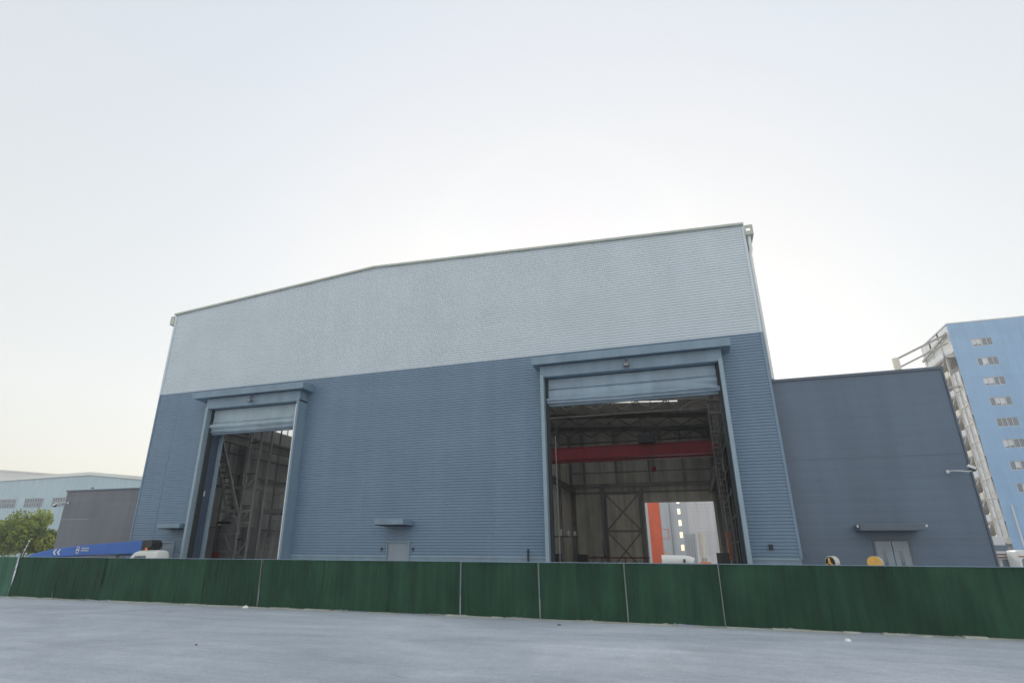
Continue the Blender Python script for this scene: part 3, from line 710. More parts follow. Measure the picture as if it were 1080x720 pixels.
rp = thing('red_barrier_rail', 'dark red barrier rail on posts in front of the rear wall', 'rail', (-8.5, 70, 0))
MB().bar((-12.6, 70, 1.72), (-4.6, 70, 1.72), 0.1, 0.14).build('rail', M['reddark'], rp)
for xx in (-12.4, -9.8, -7.2, -4.8): B(xx-0.05, xx+.05, 69.95, 70.05, 0, 1.65).build('post', M['reddark'], rp)
for i, (xx, yy, lb) in enumerate(((-7.55, 50, 'short pale gas bottle right of the dark green cabinet'), (-6.75, 50.4, 'tall pale gas bottle just left of the braced rear leaf'))):
    gb = thing('gas_bottle', lb, 'gas bottle', (xx, yy, 0), 'gas bottles on the hall floor')
    MB().tube([(xx, yy, 0), (xx, yy, 1.45), (xx, yy, 1.62)], 0.14, 14, 0.11).build('body', M['greymetal'], gb, smooth=True)
    MB().tube([(xx, yy, 1.62), (xx, yy, 1.85+0.05*i)], 0.09, 8).build('valve_cap', M['blackmach'], gb, smooth=True)

# ------------------------------------------------------------------ annexes
an = thing('annex_building', 'slate grey flat-roofed annex on the right side of the hall with white double door', 'building', (7.3, 27.3, 0))
AX0, AX1, AZ, AY = 4.02, 10.45, 9.05, 27.5
def flatclad(x0, x1, z0, z1, y, holes, m, parent, name='wall'):
    c = clad(z0, z1, y, holes=holes, xr=lambda z: (x0, x1), pitch=0.42, depth=0.002)
    return c.build(name, m, parent)
AD = (6.72, 7.86, 0, 2.40)
flatclad(AX0, AX1, 0.0, AZ, AY, [AD], M['annex'], an)
B(AX0, AX1, AY+0.12, AY+12, 0, AZ-0.05).build('body', M['annex'], an)
MB().box(AX0-0.0, AX1+0.08, AY-0.06, AY+0.1, AZ+0.002, AZ+0.12).box(AX1+0.01, AX1+0.08, AY+0.1, AY+12, AZ-0.1, AZ+0.12).build('parapet_cap', M['annextrim'], an)
B(AX1+0.002, AX1+0.06, AY-0.05, AY+0.11, 0, AZ).build('corner_trim', M['annextrim'], an)
for zz in (2.45, 5.6): B(AX0, AX1, AY-0.008, AY-0.004, zz, zz+0.035).build('seam', M['annextrim'], an)
dd = MB()
for s in (0, 1):
    a = AD[0]+s*0.57; dr = MB().box(a+0.015, a+0.56, AY+0.0, AY+0.04, 0.02, 2.38)
    w0 = 0.22 if s == 0 else 0.20
    d = dr.build('door_leaf', M['doorgrey'], an)
    B(a+w0, a+w0+0.11, AY-0.012, AY-0.002, 1.35, 2.08-0.04*s).build('window_slit', M['glassd'], d)
    B(a+(0.48 if s == 0 else 0.06), a+(0.52 if s == 0 else 0.10), AY-0.05, AY-0.002, 1.0, 1.25).build('handle', M['steel'], d)
MB().box(AD[0]-0.06, AD[0]+0.01, AY-0.03, AY+0.06, 0, 2.45).box(AD[1]-0.01, AD[1]+0.06, AY-0.03, AY+0.06, 0, 2.45).box(AD[0]+0.01, AD[1]-0.01, AY-0.03, AY+0.06, 2.385, 2.45).build('door_frame', M['annextrim'], an)
c = B(6.15, 8.25, 26.6, AY-0.03, 2.74, 2.98).build('small_canopy', M['annextrim'], an, bevel=0.015)
for xx in (6.10, 8.33): MB().tube([(xx, 26.7, 2.86), (xx, 26.7, 2.95)], 0.035, 8).build('canopy_lamp', M['whitemetal'], c)
def wall_lamp(p, tip, sx, parent, m='whitemetal'):
    x, y, z = p; tx, ty, tz = tip
    pts = [(x, y, z), (x+0.05*sx, y-0.3, z), (x+(tx-x)*0.35, y-0.55, z-0.04), (x+(tx-x)*0.8, ty, tz-0.12), (tx, ty, tz-0.08)]
    a = MB().tube(pts, 0.022, 8).build('lamp_arm', M['whitemetal'], parent, smooth=True)
    hb = MB(); n = len(hb.v)
    hd = MB().bar((tx-0.10*sx, ty, tz+0.10), (tx+0.12*sx, ty-0.05, tz-0.03), 0.22, 0.10).build('lamp_head', M['whitemetal'], a, bevel=0.02)
    MB().bar((tx-0.06*sx, ty, tz-0.01), (tx+0.10*sx, ty-0.05, tz-0.10), 0.18, 0.05).build('lens', M['blackmach'], hd)
    B(x-0.05, x+0.05, y-0.03, y, z-0.06, z+0.06).build('wall_plate', M['whitemetal'], a)
wall_lamp((9.72, AY-0.02, 4.93), (10.22, AY-0.75, 4.95), 1, an)

al = thing('annex_building', 'low brown grey annex at the far left side of the hall', 'building', (-34.6, 27.3, 0))
flatclad(-37.9, HX0-0.08, 0, 5.45, 27.3, [], M['annexbrown'], al)
B(-37.9, HX0-0.08, 27.42, 39, 0, 5.40).build('body', M['annexbrown'], al)
B(-37.98, HX0-0.08, 27.24, 27.4, 5.452, 5.54).build('parapet_cap', M['annextrim'], al)
B(-37.9, -35.4, 27.28, 27.288, 3.72, 3.75).build('seam', M['doorgrey'], al)
wall_lamp((-37.55, 27.28, 4.75), (-37.85, 26.75, 4.58), -1, al)

# ------------------------------------------------------------------ the green fence
fe = thing('green_fence', 'long dark green corrugated sheet fence crossing the yard before the hall', 'fence', (-6, 18, 0))
def fpanel(x0, x1, i, m, parent, y0=18.0, y1=18.0):
    rr = random.Random(i); nx = int((x1-x0)/0.045); nz = 6; mb = MB()
    ph = rr.uniform(0, 6); lean = rr.uniform(-0.02, 0.02); top = 1.55+rr.uniform(-0.006, 0.006)
    for a in range(nx+1):
        t = a/nx; xx = x0+(x1-x0)*t; yb = y0+(y1-y0)*t
        for k in range(nz+1):
            z = 0.03+(top-0.03)*k/nz
            d = 0.007*(1 if a % 4 in (1, 2) else -1)+0.018*math.sin(t*7+ph+k*0.5)+0.01*math.sin(t*19+ph*2+k)+lean*k/nz
            mb.v.append((xx, yb+d, z if k else z+0.03*max(0, math.sin(t*9+ph))*rr.random()))
    for a in range(nx):
        for k in range(nz):
            q = a*(nz+1)+k; mb.f.append((q, q+nz+1, q+nz+2, q+1))
    o = mb.build('fence_panel', m, parent)
    s = o.modifiers.new('thick', 'SOLIDIFY'); s.thickness = 0.004
    return o
VIS = (0, 5, 8, 9, 10, 11)
px = [-26.9+2.5*k for k in range(17)]
for i in range(16):
    fpanel(px[i]+(0.012 if i in VIS else -0.02), px[i+1]-(0.012 if i+1 in VIS else -0.01), i, M['fence'], fe)
for i, xx in enumerate(px):
    ln = random.Random(i+50).uniform(-0.03, 0.03)
    vis = i in VIS
    MB().tube([(xx, 17.955 if vis else 18.07, 0), (xx+ln, 17.955 if vis else 18.07, 1.55)], 0.011 if vis else 0.012, 8).build('fence_post', M['greymetal'], fe, smooth=True)
B(px[0], px[-1], 17.985, 18.02, 1.553, 1.572).build('top_rail', M['trim'], fe)
f2 = thing('fence_return', 'green sheet fence section coloured as lit through, beyond the leftmost post', 'fence', (-29, 18, 0))
for k in range(3):
    fpanel(-26.93-2.5*(k+1), -26.91-2.5*k, 90+k, M['fencelit'], f2, y0=18.0-0.35*(k+1), y1=18.0-0.35*k)
    MB().tube([(-26.93-2.5*(k+1), 18.06-0.35*(k+1), 0), (-26.93-2.5*(k+1), 18.06-0.35*(k+1), 1.55)], 0.02, 8).build('fence_post', M['greymetal'], f2)
wr = thing('wire_stake', 'thin leaning white stake with knots above the leftmost fence post', 'stake', (-27.1, 18.3, 0))
MB().tube([(-27.35, 18.3, 0), (-27.15, 18.3, 1.7), (-26.95, 18.3, 2.25)], 0.012, 6).build('rod', M['whitemetal'], wr)
for z, xx in ((1.85, -27.1), (2.0, -27.04), (2.2, -26.97)): MB().tube([(xx, 18.29, z-0.03), (xx, 18.29, z+0.03)], 0.03, 8).build('insulator', M['whitemetal'], wr)

# litter and stones lying on the yard
def blob(x, y, s, h, m, name, lb, cat, grp, seed):
    rr = random.Random(seed); n = 7; mb = MB()
    ring = [(x+s*rr.uniform(.6, 1.2)*math.cos(2*math.pi*k/n), y+0.7*s*rr.uniform(.6, 1.2)*math.sin(2*math.pi*k/n)) for k in range(n)]
    b0 = len(mb.v)
    for (a, b) in ring: mb.v.append((a, b, 0.002))
    for (a, b) in ring: mb.v.append((x+(a-x)*.6, y+(b-y)*.6, h*rr.uniform(.6, 1.2)))
    mb.v.append((x, y, h*1.1))
    for k in range(n):
        j = (k+1) % n; mb.f += [(k, j, n+j, n+k), (n+k, n+j, 2*n)]
    tag(mb.build(name, m), lb, cat, grp)
blob(3.05, 16.2, 0.09, 0.05, M['litter'], 'paper_scrap', 'crumpled white paper scrap lying on the yard near the right part of the fence', 'litter', None, 1)
blob(-14.7, 17.75, 0.12, 0.07, M['litter'], 'plastic_scrap', 'pale crumpled plastic scrap at the foot of the fence left of centre', 'litter', None, 2)
blob(-3.6, 16.8, 0.09, 0.03, M['stone'], 'stone', 'flat dark stone on the yard below the right doorway', 'stone', None, 3)
blob(-9.6, 10.3, 0.035, 0.025, M['stone'], 'stone', 'single tiny dark pebble on the open concrete at left', 'stone', None, 4)
blob(5.0, 17.75, 0.16, 0.04, M['cement'], 'cement_lump', 'flat pale cement lump at the foot of the fence at right', 'cement lump', None, 5)

# ------------------------------------------------------------------ crane lorry with blue boom, van
tr = thing('truck_crane', 'truck crane with lowered royal blue boom carrying white chevrons, behind the fence at left', 'truck crane', (-31.5, 25, 0))
bo = MB()
P0 = [(-36.3, 1.44, 1.58), (-35.9, 1.47, 1.69), (-34.6, 1.50, 1.93), (-31.8, 1.62, 2.18), (-28.3, 1.72, 2.36), (-27.75, 1.80, 2.38)]
n = 0
for x_, zb, zt in P0:
    bo.v += [(x_, 24.78, zb), (x_, 25.2, zb), (x_, 25.2, zt), (x_, 24.78, zt)]
for i in range(len(P0)-1):
    a = 4*i
    bo.f += [(a, a+4, a+7, a+3), (a+3, a+7, a+6, a+2), (a+2, a+6, a+5, a+1), (a+1, a+5, a+4, a)]
bo.f += [(0, 3, 2, 1), tuple(4*(len(P0)-1)+k for k in (0, 1, 2, 3))]
boom = bo.build('boom', M['boomblue'], tr, bevel=0.02)
mk = MB()
def zc(x_): return 1.50+(2.36-1.60)*(x_+35.9)/7.6
for k in range(2):
    xa = -34.35+0.32*k; z = 1.78
    mk.prism_y([(xa, z), (xa+0.16, z+0.15), (xa+0.28, z+0.15), (xa+0.12, z)], 24.765, 24.775)
    mk.prism_y([(xa, z), (xa+0.12, z), (xa+0.28, z-0.15), (xa+0.16, z-0.15)], 24.765, 24.775)
mk.build('chevron_marks', M['white'], boom)
mk = MB()
def ring(cx, cz, r, w, n=16):
    for k in range(n):
        a0, a1 = 2*math.pi*k/n, 2*math.pi*(k+1)/n
        mk.quad((cx+r*math.cos(a0), 24.768, cz+r*math.sin(a0)), (cx+r*math.cos(a1), 24.768, cz+r*math.sin(a1)), (cx+(r-w)*math.cos(a1), 24.768, cz+(r-w)*math.sin(a1)), (cx+(r-w)*math.cos(a0), 24.768, cz+(r-w)*math.sin(a0)))
ring(-32.45, 1.98, 0.11, 0.04); ring(-32.45, 1.82, 0.12, 0.04)
mk.box(-32.6, -32.3, 24.766, 24.77, 1.885, 1.915)
for r_, z in ((0, 1.95), (1, 1.83)):
    for k in range(5):
        xa = -32.2+k*0.12
        mk.box(xa, xa+0.085, 24.766, 24.77, z+0.06, z+0.08).box(xa, xa+0.02, 24.766, 24.77, z, z+0.06).box(xa+0.065, xa+0.085, 24.766, 24.77, z, z+0.06)
        if k % 2: mk.box(xa+.02, xa+0.065, 24.766, 24.77, z+0.02, z+0.035)
mk.build('logo_marks', M['white'], boom)
MB().box(-27.75, -27.2, 24.7, 25.3, 1.85, 2.40).box(-27.6, -27.0, 24.75, 25.25, 1.7, 2.1).tube([(-27.2, 24.66, 2.2), (-27.2, 25.34, 2.2)], 0.22, 14).build('boom_pivot', M['blackmach'], tr, bevel=0.03)
MB().tube([(-31.5, 25, 1.35), (-28.3, 25, 1.70)], 0.11, 12).build('lift_cylinder', M['greymetal'], tr, smooth=True)
B(-29.4, -28.7, 24.8, 25.2, 1.66, 1.78).build('boom_bracket', M['blackmach'], tr, bevel=0.02)
B(-34.2, -25.0, 23.4, 25.9, 0.70, 1.05).build('chassis', M['blackmach'], tr, bevel=0.03)
MB().tube([(-28, 25, 1.05), (-28, 25, 1.6)], 0.7, 20).build('slew_ring', M['boomblue'], tr, smooth=True)
B(-33.9, -33.0, 24.1, 25.6, 1.05, 1.46).build('deck_box', M['boomblue'], tr, bevel=0.04)
for xx in (-33.4, -32.1, -29.2, -28.0, -26.0):
    for yy in (23.3, 25.7):
        w_ = MB().tube([(xx, yy, 0.5), (xx, yy+0.3, 0.5)], 0.5, 20).build('wheel', M['rubber'], tr, smooth=True)
        MB().tube([(xx, yy-0.01, 0.5), (xx, yy+0.31, 0.5)], 0.26, 16).build('rim', M['greymetal'], w_, smooth=True)

cab = MB(); k = 0
pr = [(-27.2, 0.7), (-27.25, 1.15), (-26.85, 1.62), (-26.62, 1.82), (-26.35, 1.895), (-25.3, 1.905), (-25.12, 1.86), (-25.06, 1.7), (-25.02, 0.7)]
ysx = [(23.30, 0.12), (23.36, 0.05), (23.5, 0.01), (23.75, 0.0), (23.98, 0.01), (24.08, 0.05), (24.12, 0.12)]
k = len(pr)
for y, dz in ysx:
    for x_, z in pr: cab.v.append((x_+(dz*0.5 if x_ < -26 else -dz*0.5), y, z-dz*(1 if z > 1.5 else 0)))
for i in range(len(ysx)-1):
    for j in range(k-1): a = i*k+j; cab.f.append((a, a+1, a+k+1, a+k))
cab.f.append(tuple(range(k))); cab.f.append(tuple(range((len(ysx)-1)*k, len(ysx)*k))[::-1])
cb_ = cab.build('cab', M['white'], tr, bevel=0.015, smooth=True)
MB().prism_y([(-26.85, 1.1), (-26.45, 1.62), (-25.75, 1.64), (-25.75, 1.1)], 23.285, 23.297).build('side_window', M['glassd'], cb_)
MB().quad((-27.2, 23.42, 1.225), (-26.86, 23.42, 1.64), (-26.86, 24.0, 1.64), (-27.2, 24.0, 1.225)).build('windscreen', M['glassd'], cb_)
B(-26.3, -25.2, 23.32, 23.34, 1.86, 1.875).build('roof_seam', M['greymetal'], cb_)
MB().tube([(-26.15, 23.6, 1.88), (-26.15, 23.6, 1.99), (-26.15, 23.6, 2.02)], 0.06, 12, 0.045).build('beacon', M['amber'], cb_, smooth=True)
MB().bar((-27.3, 23.35, 1.4), (-27.5, 23.2, 1.6), 0.03).box(-27.56, -27.46, 23.12, 23.24, 1.35, 1.62).build('mirror', M['blackmach'], cb_)

# ------------------------------------------------------------------ cable drums in front of the right annex
def drum(x, y, rz, lb, face, core):
    d = thing('cable_drum', lb, 'cable drum', (x, y, 0), 'cable drums behind the fence')
    r = 0.23; z = 1.825-r; ax = Vector((math.sin(rz), math.cos(rz), 0)); c0 = Vector((x, y, z))
    MB().tube([c0, c0+ax*0.06], r, 28).build('flange', M['palewood'] if core else face, d, smooth=True)
    MB().tube([c0+ax*0.15, c0+ax*0.19], r, 28).build('flange', M['palewood'], d, smooth=True)
    MB().tube([c0+ax*0.05, c0+ax*0.15], r*0.93, 24).build('winding', M['palewood'], d, smooth=True)
    MB().tube([c0-ax*0.02, c0], r*0.86, 28).build('face', face, d, smooth=True)
    if core:
        MB().tube([c0-ax*0.03, c0-ax*0.02], r*0.22, 16).build('hub', M['yellow'], d)
        sp = MB()
        for k in range(3):
            t = math.pi/2+k*2*math.pi/3; sd_ = Vector((math.cos(rz), -math.sin(rz), 0))
            sp.bar(c0-ax*0.035, c0-ax*0.035+(sd_*math.cos(t)+Vector((0, 0, 1))*math.sin(t))*r*0.72, 0.07, 0.02)
        sp.build('spoke', M['yellow'], d)
    st = MB().box(x-0.45, x+0.6, y-0.1, y+0.6, 0.0, 0.16)
    for dx in (-0.4, 0.5): st.box(x+dx-0.05, x+dx+0.05, y, y+0.6, 0.16, 1.3)
    st.box(x-0.45, x+0.55, y, y+0.6, 1.3, 1.36)
    st.build('cradle', M['brown'], d)
drum(4.62, 25.0, 0.95, 'upright cable drum with black face and yellow spokes below the slate annex', M['blackmach'], True)
drum(5.98, 25.0, 0.55, 'upright cable drum with plain yellow face, left of the annex double door', M['yellow'], False)

# ------------------------------------------------------------------ trees
def tree(x, y, h, r, seed, lb, n=5200):
    rr = random.Random(seed)
    t = thing('broadleaf_tree', lb, 'tree', (x, y, 0), 'trees at the left edge')
    tb = MB().tube([(x, y, 0), (x+0.1, y, h*0.25), (x-0.05, y, h*0.5)], 0.2, 9, 0.12)
    cl = []
    for k in range(46):
        a = rr.uniform(0, 2*math.pi); el = rr.uniform(-0.5, 1.0)
        q = rr.uniform(0.35, 1.0)
        c = Vector((x+r*q*math.cos(a)*math.cos(el*1.2), y+r*q*math.sin(a)*math.cos(el*1.2), h*0.56+(h*0.42)*el*q))
        cl.append((c, rr.uniform(0.28, 0.5)*r*0.75, rr.random()))
    for c, s, _ in cl[:14]:
        m_ = Vector((x, y, h*0.35)); tb.tube([m_, (m_+c)/2+Vector((0, 0, 0.2)), c], 0.07, 6, 0.02)
    tb.build('trunk', M['bark'], t, smooth=True)
    mb = MB(); tint = []
    for i in range(n):
        c, s, tn = rr.choice(cl)
        d = Vector((rr.gauss(0, 1), rr.gauss(0, 1), rr.gauss(0, 0.8))).normalized()*s*rr.uniform(0.55, 1.08)
        p = c+d; u = Vector((rr.gauss(0, 1), rr.gauss(0, 1), rr.gauss(0, 1))).normalized()
        w = u.cross(Vector((rr.gauss(0, 1), rr.gauss(0, 1), rr.gauss(0, 1)))).normalized()
        a = rr.uniform(0.12, 0.22); b = a*0.6
        mb.quad(p-u*a, p+w*b, p+u*a, p-w*b)
        tint += [min(1, max(0, 0.55*tn+0.2+rr.gauss(0, 0.13)))]*4
    o = mb.build('crown', M['leaf'], t)
    at = o.data.attributes.new('tint', 'FLOAT', 'POINT')
    if len(at.data) == len(tint): at.data.foreach_set('value', tint)
    return t
tree(-74.3, 50, 5.8, 3.5, 11, 'round green tree with yellowish leaves beside the low left annex', 13000)
tree(-80.6, 51, 5.3, 3.4, 12, 'darker green tree cut by the left edge of the photo', 10000)
tree(-72.6, 52, 4.3, 2.5, 15, 'smaller sunlit tree between the round tree and the annex', 8000)

# ------------------------------------------------------------------ far left works building
fb = thing('warehouse', 'pale blue warehouse with white verge and barred windows at the left', 'building', (-132, 100, 0))
k = 100/130.0
def ZZ(z): return 1.7+(z-1.7)*k
wx0, wxr, wx1 = -232, -172.19*k, -34
zr = ZZ(24.29); zl = zr-(wxr+175)*0.028*1.6; 
MB().prism_y([(-175, 0), (-80, 0), (-80, zr-5.2), (wxr, zr), (-175, ZZ(23.6))], 100, 150).build('wall', M['farblue'], fb)
MB().prism_y([(-175.5, ZZ(23.6)), (wxr, zr+0.02), (wxr, zr+0.75), (-175.5, ZZ(23.6)+0.75)], 99.6, 151).prism_y([(wxr, zr+0.02), (-79, zr-5.2), (-79, zr-4.5), (wxr, zr+0.75)], 99.6, 151).build('roof', M['farroof'], fb)
for i in range(9):
    xa = (-209.5-12.3+12.35*i)*k; 
    if i < 0: continue
    w = B(xa-1.0, xa+5.2, 99.9, 99.98, ZZ(15.3), ZZ(17.9)).build('window', M['purpleglass'], fb)
    bars = MB()
    for q in range(8): bars.box(xa-1.0+q*0.86, xa-0.85+q*0.86, 99.84, 99.9, ZZ(15.3), ZZ(17.9))
    bars.box(xa-1.0, xa+5.2, 99.84, 99.895, ZZ(16.55), ZZ(16.7))
    bars.build('bars', M['farblue'], w)
MB().box(-130.9, -130.6, 99.5, 99.95, 15.9, 16.2).build('wall_vent', M['steel'], fb)
f3 = thing('warehouse', 'taller pale grey warehouse roof rising behind the blue one', 'building', (-180, 170, 0))
q_ = 170/130.0
def Z3(z): return 1.7+(z-1.7)*q_
MB().prism_y([(-330, 0), (-180, 0), (-180, Z3(20.5)), (-205*q_, Z3(26.5)), (-330, Z3(30.5))], 170, 215).build('wall', M['farwhite'], f3)
MB().prism_y([(-330, Z3(30.5)), (-205*q_, Z3(26.5)), (-180, Z3(20.5)), (-180, Z3(20.5)+0.5), (-205*q_, Z3(26.5)+.5), (-330, Z3(30.5)+.5)], 169.4, 216).build('roof', M['farroof'], f3)

# ------------------------------------------------------------------ blue tower block at right
tw = thing('tower_block', 'tall sky blue tower block with barred windows and white open stair side', 'building', (44.3, 110, 0))
TX, TY, TZ, FH = 44.3, 110.0, 38.75, 3.32
holes = []
rows = [35.05-FH*i for i in range(10)]
colx = [47.0+7.9*c_ for c_ in range(4)]
for z in rows:
    for c_ in colx: holes.append((c_, c_+2.75, z-0.55, z+0.8))
def flatwall(x0, x1, z0, z1, y, holes, m, name, parent):
    zs = sorted(set([z0, z1]+[h for q in holes for h in q[2:4]])); mb = MB()
    for za, zb in zip(zs, zs[1:]):
        cuts = sorted((h[0], h[1]) for h in holes if h[2] < (za+zb)/2 < h[3]); cur = x0
        for a, b in cuts+[(x1, x1)]:
            if a > cur: mb.quad((cur, y, za), (a, y, za), (a, y, zb), (cur, y, zb))
            cur = b
    return mb.build(name, m, parent)
flatwall(TX, 80, 0, TZ, TY, holes, M['tower'], 'front_wall', tw)
B(47.6, 80, TY+0.35, TY+12.3, 0, TZ-0.1).build('core', M['towerwhite'], tw)
B(TX, 80, TY-0.05, TY+12.4, TZ+0.002, TZ+0.2).build('roof', M['towerwhite'], tw)
rr = random.Random(4)
for z in rows:
    for c_ in colx:
        wf = MB().box(c_, c_+2.75, TY+0.05, TY+0.12, z-0.55, z-0.47).box(c_, c_+2.75, TY+0.05, TY+0.12, z+0.72, z+0.8)
        for q in range(5): wf.box(c_+q*0.6675, c_+0.08+q*0.6675, TY+0.05, TY+0.12, z-0.47, z+0.72)
        w = wf.build('window', M['towerwhite'], tw)
        B(c_+0.02, c_+2.73, TY+0.14, TY+0.17, z-0.5, z+0.76).build('pane', M['glassd'], w)
        if rr.random() < 0.85:
            bl = MB(); a = rr.choice((0, 1, 2))  # white sheets stand in for panes lit bright by reflection
            for q in range(rr.choice((1, 2))): bl.quad((c_+0.1+0.6675*((a+q) % 4), TY+0.128, z-0.1-rr.uniform(0, .35)), (c_+0.65+0.6675*((a+q) % 4), TY+0.128, z-0.1-rr.uniform(0, .35)), (c_+0.65+0.6675*((a+q) % 4), TY+0.128, z+0.7), (c_+0.1+0.6675*((a+q) % 4), TY+0.128, z+0.7))
            bl.build('bright_pane', M['towerwhite'], w)
# white open stair side (faces -X)
zc0 = 34.0
wl = MB()
for a, b in ((0.0, 0.7), (4.0, 4.6), (7.8, 8.4), (11.4, 12.2)): wl.box(TX-0.02, TX+0.15, TY+0.01+a, TY+b, zc0, TZ-0.2)
wl.box(TX-0.02, TX+0.15, TY+0.7, TY+11.4, TZ-1.6, TZ-0.2).box(TX-0.02, TX+0.15, TY+0.7, TY+11.4, zc0, zc0+0.9)
wl.build('side_wall', M['towerwhite'], tw)
gl = MB()
for a, b in ((0.7, 4.0), (4.6, 7.8), (8.4, 11.4)): gl.box(TX+0.06, TX+0.10, TY+a, TY+b, zc0+0.9, TZ-1.6)
gl.build('side_glazing', M['glasslt'], tw)
MB().bar((TX-0.3, TY+0.2, 37.3), (TX-0.3, TY+12, 36.0), 0.25, 0.35).build('side_beam', M['stairgrey'], tw)
for i in range(11):
    z = zc0-0.3-FH*i
    if z < 0.5: break
    B(TX-0.3, 47.5, TY+3.4, TY+12.2, z, z+0.28).build('landing', M['stairgrey'], tw)
    B(TX-0.35, TX-0.25, TY+3.4, TY+9.5, z+0.29, z+1.25).build('parapet', M['cream'] if i % 2 else M['towerwhite'], tw)
    MB().bar((TX+0.4, TY+3.8, z+0.3), (TX+0.6, TY+9.5, z-FH+0.3) if z > FH else (TX+0.6, TY+9.5, 0.2), 1.1, 0.22).build('stair_flight', M['cream'], tw)
for yy in (3.3, 7.6, 12.0): B(TX-0.1, TX+0.2, TY+yy, TY+yy+0.25, 0, zc0).build('side_column', M['cream'], tw)
sc_ = MB().box(TX-0.16, TX-0.12, TY+0.05, TY+3.25, 5.0, 30.6).build('stair_screen', M['towerwhite'], tw)
gr = MB()
for i in range(9):
    z = 5.0+i*2.85
    gr.bar((TX-0.22, TY+0.05, z), (TX-0.22, TY+3.25, z), 0.1, 0.14)
    gr.bar((TX-0.22, TY+0.05, z), (TX-0.22, TY+3.25, min(30.6, z+2.85)), 0.08, 0.12)
for yy in (0.05, 1.65, 3.22): gr.bar((TX-0.23, TY+yy, 5), (TX-0.23, TY+yy, 30.6), 0.1, 0.12)
gr.build('screen_lattice', M['cream'], sc_)
MB().tube([(45.6, TY-0.1, 0.2), (45.6, TY-0.1, 9.5)], 0.14, 8).build('downpipe', M['towerwhite'], tw)
gt = thing('roof_gantry', 'pair of sloping yellowish steel beams ending in a post beside the tower top', 'gantry', (36.2, 111, 0))
MB().bar((36.2, 110.9, 33.65), (44.1, 110.9, 37.25), 0.28, 0.3).bar((36.3, 110.9, 32.15), (44.1, 110.9, 35.75), 0.22, 0.26).build('beam', M['stairgrey'], gt)
MB().box(35.75, 36.65, 110.6, 111.2, 28.0, 33.9).build('end_post', M['cream'], gt)
MB().bar((36.2, 110.9, 28.2), (44.1, 110.9, 28.2), 0.3, 0.3).build('tie', M['stairgrey'], gt)

# small white cabins at the tower's foot
c1 = thing('site_cabin', 'small cream cabin with brown bands beside the corner of the slate annex', 'cabin', (23.3, 60, 0))
B(22.0, 23.72, 60, 62.5, 0, 2.2).build('wall', M['cream'], c1)
MB().box(21.9, 23.8, 59.85, 62.6, 2.24, 2.42).box(21.95, 23.78, 59.9, 60, 2.02, 2.12).build('roof', M['towerwhite'], c1)
MB().box(21.95, 23.75, 59.9, 59.99, 2.121, 2.235).box(21.98, 23.74, 59.93, 59.99, 1.9, 2.0).build('band', M['brown'], c1)
w = B(23.15, 23.6, 59.97, 59.995, 1.2, 1.82).build('window', M['glassd'], c1)
MB().box(23.1, 23.15, 59.93, 59.99, 1.15, 1.86).box(23.6, 23.65, 59.93, 59.99, 1.15, 1.86).box(23.15, 23.6, 59.93, 59.99, 1.82, 1.88).build('frame', M['towerwhite'], w)
c2 = thing('coach', 'white coach with dark red roof line and rounded windows at the right edge', 'coach', (27, 58, 0))
va = MB()
pr = [(23.55, 0.4), (23.5, 1.0), (23.5, 2.3), (23.58, 2.46), (23.75, 2.5), (31.8, 2.52), (32.0, 2.3), (32.0, 0.4)]
va.prism_y(pr, 58, 60.2-0.4); bd = va.build('body', M['white'], c2, bevel=0.06, smooth=True)
B(23.53, 32.0, 57.97, 57.995, 1.98, 2.07).build('red_line', M['brown'], c2)
for i in range(7):
    xa = 23.62+i*1.18
    pts = [(xa, 1.15), (xa+1.0, 1.15), (xa+1.0, 1.8), (xa+0.85, 1.92), (xa+0.2, 1.92), (xa+0.05, 1.75)]
    MB().prism_y(pts, 57.96, 57.99).build('window', M['glassd'], c2)
for xx in (24.6, 30.4):
    w_ = MB().tube([(xx, 57.97, 0.48), (xx, 58.25, 0.48)], 0.48, 20).build('wheel', M['rubber'], c2, smooth=True)
    MB().tube([(xx, 57.96, 0.48), (xx, 58.2, 0.48)], 0.26, 14).build('rim', M['greymetal'], w_, smooth=True)
c3 = thing('shipping_container', 'white box container above the cream cabin at the tower foot', 'container', (25.5, 66, 0))
cc = MB().box(22.9, 26.1, 66, 72, 1.2, 3.75)
cc.build('body', M['towerwhite'], c3, bevel=0.03)
for i, xx in enumerate((23.1, 25.9)): MB().box(xx-0.12, xx+0.12, 66.1, 71.9, 0, 1.2).build('support', M['steel'], c3)
B(23.2, 26.2, 65.98, 65.995, 2.5, 3.0).build('dark_vent', M['annex'], c3)

# ------------------------------------------------------------------ beyond the rear doorway
rb = thing('office_block', 'pale multi-storey block with a column of see-through stair windows behind the hall', 'building', (0, 120, 0))
hl = [(-1.98, -1.42, z, z+1.05) for z in (3.05, 5.3, 7.45, 9.55, 11.5, 13.6)]
flatwall(-30, -3.4, 0, 20, 119.9, [], M['fargrey'], 'wall', rb)
flatwall(-3.4, -0.2, 0, 20, 120, hl, M['fargrey'], 'stair_wall', rb)
flatwall(-0.2, 30, 0, 20, 119.9, [], M['farwhite'], 'wall', rb)
flatwall(-3.4, 0.5, 0, 20, 121.2, [(h[0]-0.1, h[1]+0.2, h[2]-0.2, h[3]+0.6) for h in hl], M['farwhite'], 'inner_wall', rb)
gr = MB()
for k_ in range(16): gr.box(0.2, 12, 119.86, 119.9, 2.6+k_*0.62, 2.63+k_*0.62)
for k_ in range(7): gr.box(0.2+k_*1.4, 0.24+k_*1.4, 119.87, 119.9, 2, 12.5)
gr.build('panel_joints', M['fargrey'], rb)
B(-3.4, -3.3, 119.7, 119.9, 0, 20).build('downpipe', M['greymetal'], rb)
rc = thing('gantry_leg', 'tall orange red crane leg standing in the open behind the rear doorway', 'crane leg', (-5.1, 100, 0))
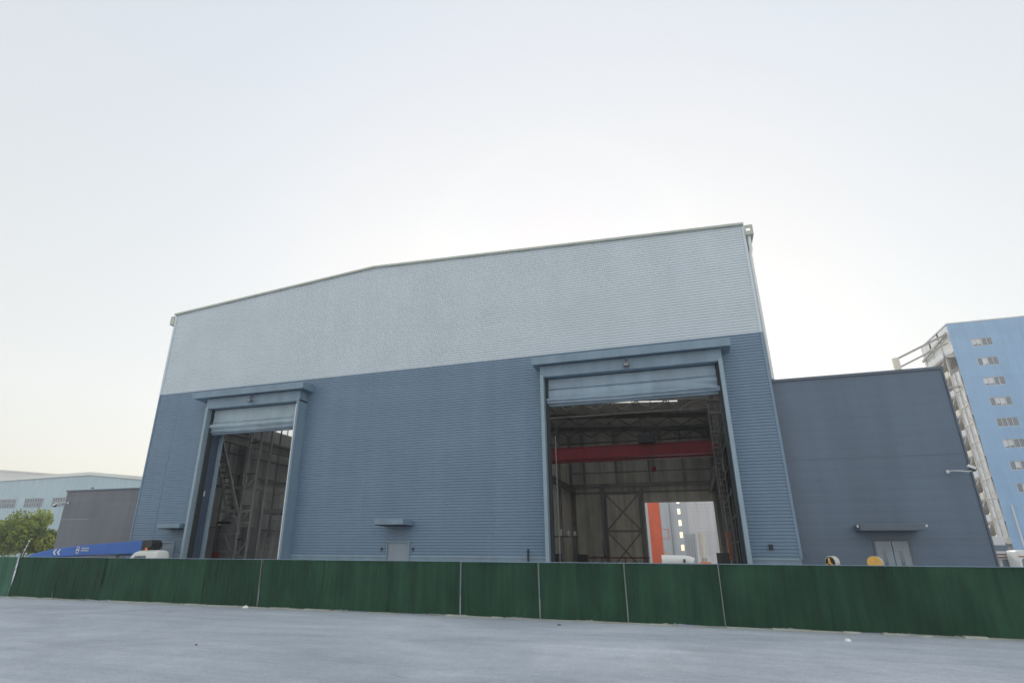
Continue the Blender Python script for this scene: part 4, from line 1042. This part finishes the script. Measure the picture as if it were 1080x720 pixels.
B(-6.15, -4.35, 100, 101.6, 0.3, 15).build('column', M['redorange'], rc, bevel=0.05)
B(-6.7, -3.9, 99.7, 101.9, 0, 0.7).build('foot', M['redorange'], rc, bevel=0.05)
MB().bar((-4.3, 100.6, 6.0), (-3.3, 100.6, 6.0), 0.1).bar((-4.3, 100.6, 4.6), (-3.3, 100.6, 4.6), 0.1).bar((-3.3, 100.6, 4.6), (-3.3, 100.6, 6.0), 0.1).build('cab_frame', M['redorange'], rc)
MB().box(-4.3, -3.35, 100.5, 100.8, 1.4, 2.6).build('ladder_cage', M['cream'], rc)
tl = thing('tanker_truck', 'white tanker with rounded end parked behind the rear doorway', 'tanker', (-2, 98, 0))
MB().tube([(-4.6, 98, 1.35), (-1.2, 98, 1.35), (-0.45, 98, 1.3), (-0.05, 98, 1.15)], 0.85, 20, 0.62).build('tank', M['white'], tl, smooth=True)
B(-4.6, -0.3, 97.4, 98.6, 0.45, 0.6).build('chassis', M['blackmach'], tl)
for xx in (-3.9, -2.8, -0.9):
    MB().tube([(xx, 97.2, 0.45), (xx, 97.5, 0.45)], 0.45, 16).build('wheel', M['rubber'], tl, smooth=True)
B(-1.5, -1.2, 97.1, 97.2, 1.1, 1.6).build('hatch', M['blackmach'], tl)
og = thing('forklift', 'orange machine with white frame right of the tanker behind the rear doorway', 'forklift', (1.7, 97, 0))
B(0.85, 2.4, 97, 98.6, 0.3, 1.25).build('body', M['orangemach'], og, bevel=0.08)
MB().box(1.0, 2.3, 97.1, 98.4, 1.9, 1.98).bar((1.05, 97.15, 1.2), (1.05, 97.15, 1.9), 0.07).bar((2.25, 97.15, 1.2), (2.25, 97.15, 1.9), 0.07).build('cab_guard', M['white'], og)
MB().bar((0.7, 97.2, 0.2), (0.7, 97.2, 2.2), 0.1).bar((0.7, 98, 0.2), (0.7, 98, 2.2), 0.1).build('mast', M['white'], og)
for xx in (1.2, 2.1): MB().tube([(xx, 96.9, 0.3), (xx, 97.1, 0.3)], 0.3, 14).build('wheel', M['rubber'], og, smooth=True)
si = thing('cement_silo', 'cream cylindrical silo standing before the pale block behind the rear doorway', 'silo', (1.6, 108, 0))
MB().tube([(1.6, 108, 1.8), (1.6, 108, 5.6), (1.6, 108, 5.75)], 0.55, 18).tube([(1.6, 108, 1.8), (1.6, 108, 1.0)], 0.55, 18, 0.15).build('body', M['cream'], si, smooth=True)
for xx in (1.2, 2.0): B(xx-.05, xx+.05, 107.7, 107.8, 0, 2).build('leg', M['greymetal'], si)
gs = thing('control_cabin', 'grey louvred cabin to the left of the cream silo', 'cabin', (-0.3, 110, 0))
B(-1.0, 0.75, 110, 111.5, 0.2, 5.7).build('body', M['fargrey'], gs)
lv = MB()
for k_ in range(4): lv.box(-0.95+k_*0.42, -0.9+k_*0.42, 109.95, 110, 0.3, 5.6)
lv.build('louvres', M['greymetal'], gs)
